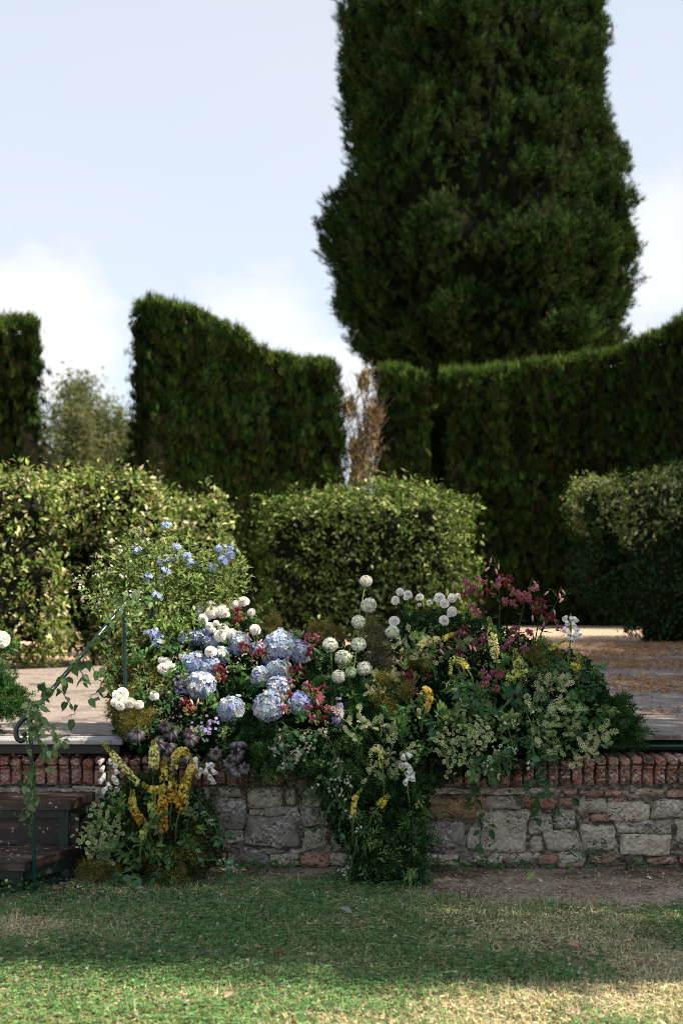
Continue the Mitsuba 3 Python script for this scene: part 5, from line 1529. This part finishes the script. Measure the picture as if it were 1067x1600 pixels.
lilies('dark pink spidery lily at the left of the tall group', [(726, 912), (730, 927), (742, 922), (755, 911), (750, 935), (737, 949), (722, 930), (746, 908), (744, 958), (735, 918)], [], [((745, 930), (755, 965), (762, 1000)), ((752, 935), (758, 970), (766, 1005))], .35, .06)
lilies('tallest spidery lily with hanging pink buds on top', [(785, 902), (793, 913), (780, 908), (766, 926), (802, 943), (789, 940), (775, 915), (796, 905)], [(765, 891), (779, 885), (768, 876), (774, 893)], [((778, 890), (780, 930), (780, 985))], .3, .05)
lilies('dark pink spidery lily in the middle of the tall group', [(807, 928), (818, 929), (828, 923), (836, 919), (814, 938), (824, 935), (800, 925)], [(841, 918), (833, 912)], [((825, 925), (818, 945), (810, 985))], .35, .06)
lilies('deep red spidery lily with long pink buds at the right of the tall group', [(838, 951), (850, 943), (857, 964), (846, 960), (832, 945), (865, 968), (840, 940)], [(858, 929), (874, 932), (881, 940), (865, 957), (851, 976), (832, 966), (877, 926)], [((872, 935), (860, 960), (838, 1005)), ((850, 950), (840, 980), (835, 1010))], True, .05)
lilies('pale pink spidery lily below the tall group', [(810, 994), (798, 998), (795, 1008), (783, 1016), (818, 1016), (805, 985), (826, 990), (875, 985)], [(800, 1005)], [((812, 980), (808, 1000), (812, 1035))], .1, .0, .040)
lilies('pink spidery lily left of the tall greenish spike', [(718, 992), (743, 1010), (753, 1005), (718, 1028), (735, 1000), (725, 985), (715, 1020), (758, 998), (710, 995)], [(693, 1011), (686, 1020), (698, 1015), (739, 1015), (733, 1012)], [((740, 990), (735, 1015), (745, 1040))], .2, -.01, .038)
lilies('four pink star lilies low under the greenish spikes', [(755, 1051), (773, 1054), (755, 1071), (774, 1077), (783, 1052), (762, 1062)], [], [((764, 1050), (766, 1070), (764, 1095))], .15, -.03, .040)
lilies('crimson spidery lily by the olive puffs', [(644, 1052), (641, 1066), (667, 1059), (650, 1083), (636, 1060)], [(629, 1054)], [((650, 1050), (648, 1070), (655, 1095))], True, -.01)
lilies('crimson and pink spidery lily at the right edge of the blue hydrangeas', [(482, 996), (492, 997), (481, 1016), (482, 1025), (489, 1012), (477, 1008)], [(476, 990)], [((486, 995), (490, 1015), (495, 1045))], .5, -.04, .034)
lilies('large bunch of crimson spidery lilies round the violet hydrangea', [(456, 1067), (477, 1071), (492, 1082), (505, 1076), (501, 1090), (451, 1087), (482, 1108), (497, 1107), (511, 1108), (490, 1125), (507, 1125), (445, 1108), (486, 1076), (496, 1096), (451, 1048), (467, 1048)], [(434, 1084), (494, 1098), (448, 1039), (467, 1041), (451, 1030), (439, 1090)], [((490, 1070), (495, 1090), (490, 1130)), ((450, 1060), (455, 1085), (465, 1110))], .45, -.08, .036)
lilies('maroon spidery lily under the top white roses', [(367, 962), (370, 972), (373, 955), (362, 974), (376, 966)], [], [((370, 955), (368, 975), (372, 1000))], True, .0, .034)
lilies('maroon spidery lily with pink buds left of the biggest hydrangea', [(387, 1012), (406, 1019), (395, 1027), (380, 1010), (412, 1022)], [(388, 993), (404, 992), (410, 1004), (402, 1012)], [((400, 1005), (396, 1020), (392, 1045))], True, -.04, .034)
lilies('maroon spidery lily right of the large round left hydrangea', [(342, 1044), (350, 1051), (346, 1060), (338, 1050)], [(336, 1047)], [((345, 1040), (350, 1060), (355, 1080))], True, -.03, .034)
lilies('crimson spidery lily below the large round left hydrangea', [(292, 1100), (299, 1104), (310, 1098), (286, 1104), (294, 1110)], [(283, 1097), (311, 1096), (297, 1098)], [((296, 1095), (300, 1110), (305, 1130))], True, -.02, .034)


# foxtail spikes
def foxtail(label, px, width, cs, depth_back, buds=.25, dens=1.0):
    t = thing('foxtail_lily', label, 'foxtail lily', 'yellow and orange foxtail spikes')
    c = spline([fl(x, y, depth_back - (.08 if 'low cluster' in label else .05)) for x, y in px], 28)
    seg = np.linalg.norm(np.diff(c, axis=0), axis=1)
    L = seg.sum()
    n = int(L * (820 if 'low cluster' in label else 620) * dens) + 30
    s = rng.random(n) * .985
    P = np.column_stack([np.interp(s * 27, np.arange(28), c[:, k]) for k in range(3)])
    tg = unit(np.column_stack([np.interp(s * 27, np.arange(28), np.gradient(c[:, k])) for k in range(3)]))
    N = unit(np.cross(tg, rand_dirs(n)))
    R = (1.0 if 'low cluster' in label else .85) * width / 292 / 2 * np.where(s < .6, 1, 1 - .62 * (s - .6) / .4)
    cols = np.asarray(cs, float)
    C = np.column_stack([np.interp(s, np.linspace(0, 1, len(cols)), cols[:, k]) for k in range(3)]) * np.exp(rng.normal(0, .16, (n, 1)))
    open_ = s < 1 - buds
    ms = [scatter(KITE, P, N, rand_dirs(n), np.column_stack([R, np.full(n, .0022), R]), np.clip(C * [.45, .55, .35], 0, .9))]
    a = open_
    ms.append(scatter(STAR5, (P + N * R[:, None])[a], np.cross(N, rand_dirs(n))[a], (N + rand_dirs(n) * .4)[a], .0068 * rng.uniform(.7, 1.35, a.sum()), np.clip(C[a] * 1.35, 0, .9)))
    b = (~open_) | (rng.random(n) < .3)
    ms.append(scatter(BUD, (P + N * R[:, None] * .55)[b], (N * .8 + tg * .7)[b], rand_dirs(b.sum()), np.column_stack([np.full(b.sum(), .0085), np.full(b.sum(), .0034), np.full(b.sum(), .0034)]) * rng.uniform(.8, 1.2, (b.sum(), 1)), np.clip(C[b] * [.85, .95, .8], 0, .9)))
    part(t, 'florets', join(*ms), 'petal', stuff=True)
    d = unit(c[0] - c[3])
    part(t, 'stem', join(tube(c, .0042, .002, (.20, .24, .07), 5), tube(spline([c[0], c[0] + d * .06, c[0] + d * .10 + [0, .05, -.05]], 6), .0042, .0045, (.12, .18, .06), 5)), 'leaf', stuff=True)


PY, YE, OR, GY, DO = (.66, .62, .26), (.64, .50, .11), (.60, .34, .06), (.44, .48, .13), (.52, .23, .04)
for a in (('long pale yellow spike leaning out to the left over the steps', [(216, 1226), (187, 1192), (158, 1159)], 12, (PY, PY, (.55, .50, .12)), -.02, .25),
          ('upright pale yellow spike at the top of the low cluster', [(240, 1201), (241, 1178), (240, 1156)], 15, ((.66, .58, .22), PY, GY), -.01, .2),
          ('orange tipped spike rising in the middle of the low cluster', [(256, 1222), (256, 1204), (258, 1184)], 11, (YE, YE, (.55, .33, .05)), -.03, .35),
          ('hooked yellow spike bending right at the top of the low cluster', [(271, 1203), (276, 1179), (290, 1175), (302, 1196)], 12, (PY, YE, YE, (.60, .36, .05)), -.02, .3),
          ('hooked orange spike at the right of the low cluster', [(292, 1232), (296, 1206), (304, 1202), (311, 1216)], 11, (OR, YE, YE, (.55, .38, .08)), -.03, .35),
          ('orange based spike standing at the right of the low cluster', [(280, 1271), (287, 1240), (285, 1215)], 15, (DO, OR, YE, (.50, .34, .05)), -.07, .25),
          ('broad orange spike in the centre of the low cluster', [(268, 1256), (270, 1234), (267, 1210)], 16, (OR, OR, YE, (.52, .36, .06)), -.06, .25),
          ('short spike pointing left in the low cluster', [(259, 1231), (240, 1235), (222, 1225)], 11, (YE, YE, (.58, .38, .06)), -.07, .3),
          ('orange spike curving up at the left of the low cluster', [(223, 1287), (208, 1262), (207, 1234)], 13, (DO, OR, YE, (.50, .42, .08)), -.08, .2),
          ('greenish spike in the lower middle of the low cluster', [(244, 1288), (238, 1262), (240, 1237)], 14, ((.40, .33, .05), GY, (.36, .42, .08)), -.09, .4),
          ('lowest deep orange spike of the low cluster', [(253, 1302), (254, 1264), (253, 1234)], 15, (DO, OR, OR, YE), -.10, .15),
          ('tiny green yellow spike tip at the foot of the low cluster', [(222, 1312), (224, 1300), (229, 1290)], 9, (GY, GY), -.14, .5),
          ('tall cream green spike under the dark lilies', [(774, 1024), (769, 994), (763, 963)], 17, ((.64, .60, .30), (.55, .55, .22), (.42, .46, .14)), -.04, .35),
          ('thick lime green spike right of the pale lilies', [(811, 1046), (808, 1030), (804, 1014)], 18, (GY, GY, (.44, .46, .12)), -.04, .45),
          ('lime spike hooking down to the left below the thick one', [(824, 1051), (800, 1055), (791, 1072)], 15, (GY, GY, PY), -.06, .3),
          ('slim green spike pointing right towards the white foxglove', [(858, 1015), (872, 1007), (884, 1000)], 8, (GY, GY, (.40, .44, .12)), .02, .6),
          ('bright yellow hooked spike below the white foxglove on the right', [(892, 1040), (902, 1042), (906, 1030), (898, 1021)], 11, ((.58, .50, .06), (.56, .50, .07), (.5, .46, .06)), .0, .6),
          ('lime yellow hooked spike under the pink lilies', [(730, 1046), (722, 1034), (706, 1032), (703, 1054)], 12, (YE, GY, GY, (.46, .48, .10)), -.03, .3),
          ('orange hooked spike above the dark leaves', [(667, 1105), (672, 1088), (665, 1076), (657, 1085)], 11, (DO, OR, YE, YE), -.06, .2),
          ('arched cream spike among the silvery leaves', [(654, 1012), (667, 1002), (682, 1000), (690, 1008)], 14, (PY, (.66, .60, .30), (.62, .55, .24)), -.03, .2),
          ('short yellow spike pointing up right beside the cream arch', [(692, 999), (699, 995), (707, 990)], 9, (YE, (.6, .5, .12)), -.03, .5),
          ('hanging yellow spike over the ferns', [(552, 1274), (554, 1250), (565, 1233)], 9, ((.58, .48, .08), YE, GY), -.07, .3),
          ('fat yellow spike tip left of the rosette leaves', [(593, 1260), (600, 1251), (608, 1243)], 13, ((.56, .46, .07), (.54, .50, .10)), -.05, .5),
          ('cream yellow hooked spike in the pale leaves', [(598, 1201), (595, 1174), (585, 1170), (576, 1184)], 12, ((.52, .52, .12), PY, (.68, .58, .25), (.70, .62, .34)), -.06, .2)):
    foxtail(*a)


# white foxgloves: hanging bells round a stem
def bell_mesh(o, D, L, r, speck):
    a = np.linspace(0, 2 * np.pi, 9, endpoint=False)
    x = unit(np.cross(D, [.3, .9, .2]))
    y = np.cross(D, x)
    v, c = [], []
    for s, q in ((0, .42), (.2, .72), (.5, .86), (.82, .92), (1.0, 1.22)):
        for k in a:
            v.append(o + D * (L * s + (.12 * L * math.cos(k) if s == 1 else 0)) + (x * math.cos(k) + y * math.sin(k)) * r * q)
            c.append((.84, .84, .82) if s else (.62, .68, .55))
    f = []
    for i in range(4):
        for k in range(9):
            p, q = i * 9 + k, i * 9 + (k + 1) % 9
            f += [[p, p + 9, q], [q, p + 9, q + 9]]
    ms = [(np.array(v), np.array(f), np.array(c))]
    if speck:
        m = 7
        k = rng.uniform(0, 6.28, m)
        P = o + D * (L * rng.uniform(.55, .85, (m, 1))) + (x * np.cos(k)[:, None] + y * np.sin(k)[:, None]) * r * .60
        ms.append(scatter(KITE, P, np.repeat(D[None], m, 0), -(P - o - D * L * .7), np.column_stack([np.full(m, .005), np.full(m, .003), np.ones(m)]), pick([(.10, .015, .06)], m)))
    return join(*ms)


for label, stem, bells, foot, speck in (
        ('white foxglove hanging at the left beside the steps', [(178, 1180), (172, 1200), (171, 1240)], [(158, 1190, -1), (160, 1202, -.7), (162, 1214, -.6), (158, 1220, -.8), (180, 1196, .6), (182, 1206, .6), (178, 1216, .4), (182, 1222, .5), (182, 1234, .4), (164, 1234, -.3), (170, 1228, 0), (173, 1190, .3)], (195, 1270), False),
        ('white foxglove pointing right at the top of the low cluster', [(288, 1192), (310, 1196), (332, 1200)], [(298, 1196, -.3), (306, 1200, 0), (292, 1186, -.5), (314, 1204, .1), (322, 1206, .2), (328, 1214, .3), (333, 1222, .3), (334, 1206, .6), (331, 1196, .7), (325, 1198, .2), (304, 1190, .1), (310, 1212, 0)], (270, 1230), True),
        ('white foxglove with dark specks standing at the right end of the flowers', [(890, 962), (892, 985), (888, 1030)], [(882, 984, -.5), (886, 974, -.5), (896, 976, .3), (900, 984, .5), (898, 994, .4), (893, 1000, .1), (903, 991, .6), (899, 968, .5), (889, 990, -.2), (883, 966, -.6), (893, 968, .2)], (886, 1065), True),
        ('white foxglove leaning over the wall above the rosette', [(628, 1200), (634, 1215), (638, 1245)], [(640, 1181, .5), (630, 1184, -.4), (627, 1196, -.6), (640, 1200, .4), (643, 1208, .3), (640, 1216, .2), (634, 1222, 0), (645, 1216, .4), (637, 1208, .1), (636, 1196, .2)], (640, 1262), False)):
    t = thing('foxglove', label, 'foxglove', 'white foxgloves')
    bk = -.06
    c = spline([fl(x, y, bk + .012) for x, y in stem] + [fl(*foot, .04)], 16)
    ms = [tube(c, .004, .005, (.12, .19, .06), 5)]
    m = 26
    i = rng.integers(0, 9, m)
    ms.append(scatter(BUD, c[i] + rng.normal(0, .006, (m, 3)), rand_dirs(m) + [0, -.6, .2], rand_dirs(m), np.column_stack([np.full(m, .016), np.full(m, .007), np.full(m, .007)]), pick([(.16, .26, .08), (.24, .33, .13)], m)))
    part(t, 'stem', join(*ms), 'leaf', stuff=True)
    for px, py, lean in bells:
        o = fl(px, py, bk + rng.uniform(-.012, .006))
        D = unit([lean * .8 + rng.normal(0, .25), -.75, -.6 + rng.normal(0, .2)])
        part(t, 'bell', bell_mesh(o - D * .022, D, rng.uniform(.030, .038), .0128, speck), 'petal', True)

# violet daisy clusters
G = 'violet small flower clusters'
VIO = [(.26, .22, .46), (.34, .29, .54), (.20, .17, .38)]
for label, px, py, rx, ry, n in (('violet daisy cluster with pale eyes beneath the crimson lily', 319, 1139, 21, 19, 46), ('dusky violet cluster left of the large round hydrangea', 284, 1072, 13, 18, 40), ('slim violet cluster left of the pale cut leaves', 528, 1116, 11, 26, 44)):
    t = thing('violet_cluster', label, 'daisy cluster', G)
    o = fl(px, py, -.02)
    q = rng.normal(0, .5, (n, 2)).clip(-1, 1)
    P = o + np.column_stack([q[:, 0] * rx / 292, (q ** 2).sum(1) * .02 + rng.normal(0, .008, n), q[:, 1] * ry / 292])
    N = unit(np.column_stack([q[:, 0] * .5, np.full(n, -1.0), .3 + q[:, 1] * .4]) + rand_dirs(n) * .35)
    fl_ = scatter(flower(8, .42, .12, (1.5, 1.6, 1.4), (1, 1, 1)), P, np.cross(N, rand_dirs(n)), N, .0095 * rng.uniform(.8, 1.2, n), pick(VIO, n, .15))
    ey = scatter(BALL, P + N * .002, N, rand_dirs(n), .0024, pick([(.05, .03, .10), (.45, .42, .5)], n, .1))
    part(t, 'florets', join(fl_, ey), 'petal', stuff=True)
    part(t, 'stem', join(*[tube([p, (p + o) / 2 + [0, .04, -.02], o + [0, .12, -.06]], .0013, .002, (.05, .08, .04), 3) for p in P[::2]]), 'leaf', stuff=True)

# ------------------------------------------------------------------ the leadwort bush rising behind, and jasmine on its left
def bush(name, label, cat, root, ends, n_leaf, size, greens, flowers, fcol, group, fsize=.012, fn=16):
    k = thing(name, label, cat)
    st, pts = [], []
    for e in ends:
        a, b = fl(*root[rng.integers(len(root))], .2), fl(*e)
        c = spline([a, a * .45 + b * .55 + [rng.normal(0, .03), rng.normal(0, .05), .05], b], 14)
        st.append(tube(c, .0045, .0016, (.14, .16, .07), 4))
        pts.append(c[4:])
    part(k, 'stem', join(*st), 'leaf', True, stuff=True)
    pts = np.vstack(pts)
    P = pts[rng.integers(0, len(pts), n_leaf)] + rng.normal(0, .030, (n_leaf, 3))
    L = size * rng.uniform(.6, 1.3, n_leaf)
    part(k, 'foliage', scatter(LEAF, P, rand_dirs(n_leaf) + [0, -.1, .25], rand_dirs(n_leaf) * .7 + [0, -.4, .8], np.column_stack([L, L * .40, L]), pick(greens, n_leaf, .2)), 'leaf', stuff=True)
    for px, py in flowers:
        o = fl(px, py, -.04 + rng.uniform(-.03, .04))
        m = fn
        Q = o + rng.normal(0, .015, (m, 3)) * [1.1, .8, .9]
        N = unit(Q - o + [0, -.022, .006])
        part(k, 'flower_cluster', join(scatter(STAR5 if fsize < .012 else flower(5, .62, .1), Q, np.cross(N, rand_dirs(m)), N, fsize * rng.uniform(.8, 1.2, m), pick(fcol, m, .1)),
                                       scatter(KITE, np.repeat(o[None], m, 0) + [0, .012, -.012], Q - o + [0, -.012, .012], rand_dirs(m), np.column_stack([np.linalg.norm(Q - o, axis=1) + .012, np.full(m, .002), np.ones(m)]), pick([(.20, .25, .12)], m))), 'petal')
    return k


bush('leadwort_bush', 'tall light green bush with sky blue flower clusters behind the handrail', 'bush', [(300, 1010), (320, 1000), (280, 1020), (335, 990)],
     [(258, 822), (275, 850), (300, 840), (320, 855), (342, 848), (356, 866), (372, 880), (385, 905), (296, 872), (270, 872), (254, 874), (240, 860), (258, 894), (330, 886), (345, 905), (310, 905), (285, 900), (300, 925), (330, 930), (350, 935), (365, 920), (270, 920), (250, 910), (243, 931), (315, 870), (360, 900), (260, 985), (285, 995), (246, 1000), (236, 985), (270, 955), (350, 830), (380, 890), (225, 850)],
     3000, .042, [(.16, .24, .065), (.21, .29, .09), (.13, .20, .055), (.28, .34, .15)],
     [(215, 860), (276, 855), (258, 894), (296, 878), (258, 822), (270, 873), (254, 877), (342, 857), (356, 871), (333, 886), (212, 928), (243, 931), (232, 902), (236, 987), (246, 1003), (284, 996), (348, 876), (292, 868), (246, 995), (359, 862)],
     [(.40, .50, .80), (.50, .58, .84), (.34, .44, .76)], 'blue', .0125, 15)
bush('jasmine_bush', 'jasmine with white starry flowers arching over the top of the handrail', 'bush', [(240, 960), (250, 990), (225, 970)],
     [(130, 905), (140, 930), (150, 890), (160, 870), (175, 850), (195, 840), (215, 835), (180, 880), (200, 870), (165, 910), (150, 945), (180, 930), (200, 910), (190, 955), (215, 890), (225, 870), (135, 945), (160, 960), (205, 945), (225, 920), (170, 985), (235, 850)],
     1700, .042, [(.13, .21, .055), (.17, .25, .08), (.09, .155, .045), (.22, .26, .11)],
     [(122, 905), (126, 920), (140, 890), (158, 868), (175, 845), (219, 826), (150, 900), (165, 925), (190, 900), (205, 880), (132, 935), (180, 955), (200, 930), (155, 940), (225, 845), (215, 945), (240, 915), (170, 890), (200, 960), (185, 860)],
     [(.80, .80, .72), (.72, .74, .62)], 'white', .0085, 7)
# loose shoots against the dark hedge
vine('loose_shoot', 'thin leafy shoot reaching right above the dark red lily', 'shoot', [[(390, 962, .1), (405, 952, .1), (420, 940, .1), (428, 938, .1)], [(370, 930, .12), (385, 923, .12), (402, 920, .12)]], 40, .020, [(.10, .17, .04), (.13, .20, .05)], t=LEAF, stem=.0014, spread=.012)

# ------------------------------------------------------------------ small growth along the wall foot, fallen leaves
G = 'weed seedlings along the foot of the wall'
for px, py, label in ((940, 1322, 'tall ragged weed at the wall foot near the right edge'), (905, 1352, 'low weed with toothed leaves left of the tall one'), (770, 1345, 'small weed under the big pale stone'), (820, 1352, 'small weed by the middle of the bare strip'), (860, 1348, 'weed seedling on the bare strip right of the middle'), (700, 1348, 'weed beside the fern bush'), (990, 1350, 'grassy weed below the base bricks'), (728, 1336, 'pair of ivy shoots at the wall foot'), (400, 1352, 'weed under the big grey stone'), (440, 1356, 'weed at the dark wall foot left of the fern')):
    t = thing('weed', label, 'weed', G)
    o = at(px, 1358 if py > 1335 else 1352, 7.52)
    o[2] = max(0, o[2])
    hgt = .13 if 'tall' in label else .045
    m = 16 if 'tall' in label else 13
    s = rng.random(m)
    P = o + np.column_stack([rng.normal(0, .035, m), rng.normal(0, .03, m), s * hgt])
    L = rng.uniform(.02, .042, m)
    leaf_parts(t, FINE_WAVY, P, rand_dirs(m) * [1, 1, .4] + [0, -.2, .2], rand_dirs(m) * .4 + [0, -.4, .9], np.column_stack([L, L * .55, L]), pick([(.06, .15, .06), (.09, .18, .06), (.05, .12, .06)], m))
    part(t, 'stem', tube([o - [0, 0, .01], o + [.003, 0, hgt * .6], o + [0, 0, hgt]], .0016, .001, (.08, .14, .05), 4), 'leaf')
# low clover and ground leaves at the foot
q = np.column_stack([rng.uniform(-1.45, .35, 2600), rng.uniform(6.75, 7.6, 2600)])
k = meshkit.fbm(np.column_stack([q * 2.2, 0 * q[:, 0]]), 3, 91) > .47
q = q[k]
m = len(q)
L = .018 * rng.uniform(.6, 1.5, m)
put('ground_leaves', scatter(LEAF, np.column_stack([q, lawn_z(q[:, 0], q[:, 1]) + .015 + .03 * rng.random(m)]), rand_dirs(m) * [1, 1, .4], rand_dirs(m) * .4 + [0, -.2, 1], np.column_stack([L, L * .7, L]), pick([(.045, .11, .04), (.06, .135, .05), (.03, .085, .035)], m)), 'leaf')
labels['ground_leaves'] = {'label': 'low round weed leaves in the shady grass before the steps and wall', 'category': 'ground cover', 'kind': 'stuff'}
t = thing('clover_clump', 'thick clump of flowering white clover in front of the steps at the left edge', 'clover')
o = at(15, 1385, 7.0)
m = 520
P = o * [1, 1, 0] + np.column_stack([rng.normal(-.06, .11, m), rng.normal(0, .10, m), rng.random(m) * .10])
L = .02 * rng.uniform(.6, 1.4, m)
part(t, 'foliage', scatter(LEAF, P, rand_dirs(m) * [1, 1, .4], rand_dirs(m) * .4 + [0, -.4, 1], np.column_stack([L, L * .8, L]), pick([(.04, .12, .04), (.06, .15, .05)], m)), 'leaf', stuff=True)
for px, py in ((10, 1377), (15, 1386), (5, 1399)):
    b = at(px, py, 6.93)
    D = rand_dirs(50) + [0, -.3, .4]
    part(t, 'blossom', scatter(KITE, b[None].repeat(50, 0), D, rand_dirs(50), np.column_stack([np.full(50, .010), np.full(50, .004), np.ones(50)]), pick([(.8, .8, .74)], 50, .06)), 'petal')
    part(t, 'stalk', tube([b, b - [0, -.01, .07]], .0012, .0012, (.08, .15, .05), 3), 'leaf')

TAN, RED, BRN = [(.46, .32, .20), (.52, .40, .28)], [(.38, .12, .07)], [(.34, .22, .13), (.40, .28, .18)]
for px, py, cs, size, label in (
        (670, 1490, TAN, .046, 'tan fallen leaf in the middle of the lawn beside the reddish one'), (500, 1495, TAN, .044, 'tan fallen leaf left of the middle of the lawn'), (905, 1480, TAN, .048, 'pale brown fallen leaf standing up in the right half of the lawn'),
        (690, 1560, TAN, .042, 'tan fallen leaf nearest the photographer right of centre'), (350, 1560, TAN, .042, 'tan fallen leaf nearest the photographer left of centre'), (60, 1440, TAN, .042, 'tan fallen leaf in the sun patch at the left edge of the lawn'),
        (255, 1472, TAN, .036, 'small tan fallen leaf on the left third of the lawn'), (395, 1480, TAN, .044, 'long tan fallen leaf in the left middle of the lawn'), (920, 1520, TAN, .040, 'tan fallen leaf on the sunny right part of the lawn'), (1040, 1440, TAN, .040, 'tan fallen leaf by the right edge of the lawn'),
        (180, 1405, TAN, .036, 'small tan fallen leaf on the grass right of the steps'), (560, 1440, TAN, .036, 'small tan fallen leaf just below the large grey green one'), (800, 1470, TAN, .036, 'small tan fallen leaf below the bare strip'),
        (680, 1494, RED, .040, 'red brown fallen leaf in the middle of the lawn'), (440, 1488, RED, .040, 'dark red fallen leaf left of the middle of the lawn'), (375, 1365, [(.5, .32, .26)], .045, 'pinkish fallen leaf in the grass below the big grey stone'),
        (550, 1424, [(.28, .36, .28)], .065, 'large grey green fallen leaf on the lawn right of the middle'), (825, 1373, [(.26, .36, .14)], .085, 'long pale green fallen leaf on the bare strip'), (225, 1392, [(.28, .38, .30)], .05, 'grey green fallen leaf on the grass left of the middle'),
        (780, 1352, BRN, .042, 'oval brown fallen leaf at the foot of the pale wall stone'), (860, 1392, BRN, .040, 'brown fallen leaf on the gritty middle of the bare strip'), (985, 1390, BRN, .036, 'curled brown fallen leaf on the right of the bare strip'), (930, 1410, BRN, .038, 'brown fallen leaf on the grass edge of the bare strip'), (690, 1380, BRN, .036, 'brown fallen leaf between the fern bush and the bare strip'),
        (118, 1391, [(.82, .80, .76)], .034, 'white fallen petal lying on the grass in front of the steps'), (848, 1376, [(.66, .58, .54)], .036, 'pale fallen petal beside the long green leaf'), (1018, 1376, [(.66, .58, .54)], .032, 'pale fallen petal on the bare earth near the right edge'), (725, 1364, [(.62, .42, .48)], .026, 'pinkish fallen petal on the bare earth right of the fern bush'), (972, 1437, [(.42, .10, .26)], .036, 'magenta fallen petal on the lawn near the right edge')):
    o = at(px, py, EYE * FOCAL / (py - HORIZON))
    o[2] = lawn_z(o[:1], o[1:2])[0] + .022
    k = thing('fallen_petal' if 'petal' in label else 'fallen_leaf', label, 'petal' if 'petal' in label else 'leaf')
    L = size * rng.uniform(.9, 1.15)
    put(k, scatter(fine_leaf(.22, -.35, .03), o[None], rand_dirs(1) * [1, 1, .15], np.array([[rng.normal(0, .25), -.45, 1]]), np.array([[L, L * .5, L]]), pick(cs, 1, .12)), 'leaf', True)
# the many smaller bits of leaf and petal caught in the grass
m = 420
q = np.column_stack([rng.uniform(-2.2, 2.2, m), rng.uniform(4.4, 7.2, m)])
L = rng.uniform(.008, .022, m)
put('leaf_litter', scatter(LEAF, np.column_stack([q, lawn_z(q[:, 0], q[:, 1]) + .014]), rand_dirs(m) * [1, 1, .2], rand_dirs(m) * .5 + [0, -.3, 1], np.column_stack([L, L * .6, L]), pick([(.50, .36, .25), (.58, .46, .36), (.34, .22, .13), (.62, .56, .46)], m, .2)), 'leaf')
labels['leaf_litter'] = {'label': 'tiny pale and brown leaf crumbs caught in the lawn', 'category': 'litter', 'kind': 'stuff'}
t = thing('fallen_sprig', 'green leafy sprig lying on the stage floor near the right edge', 'sprig')
o = at(1015, 1146, 7.83)
o[2] = FLOOR + .012
m = 9
P = o + np.column_stack([rng.normal(0, .02, m), rng.normal(0, .02, m), rng.random(m) * .012])
leaf_parts(t, FINE_FLAT, P, rand_dirs(m) * [1, 1, .1], rand_dirs(m) * .2 + [0, -.2, 1], np.array([[.034, .011, .03]]).repeat(m, 0), pick([(.07, .15, .06)], m))
part(t, 'stem', tube([o, o + [.06, -.01, 0], o + [.13, -.02, 0]], .0016, .001, (.10, .17, .07), 4), 'leaf')
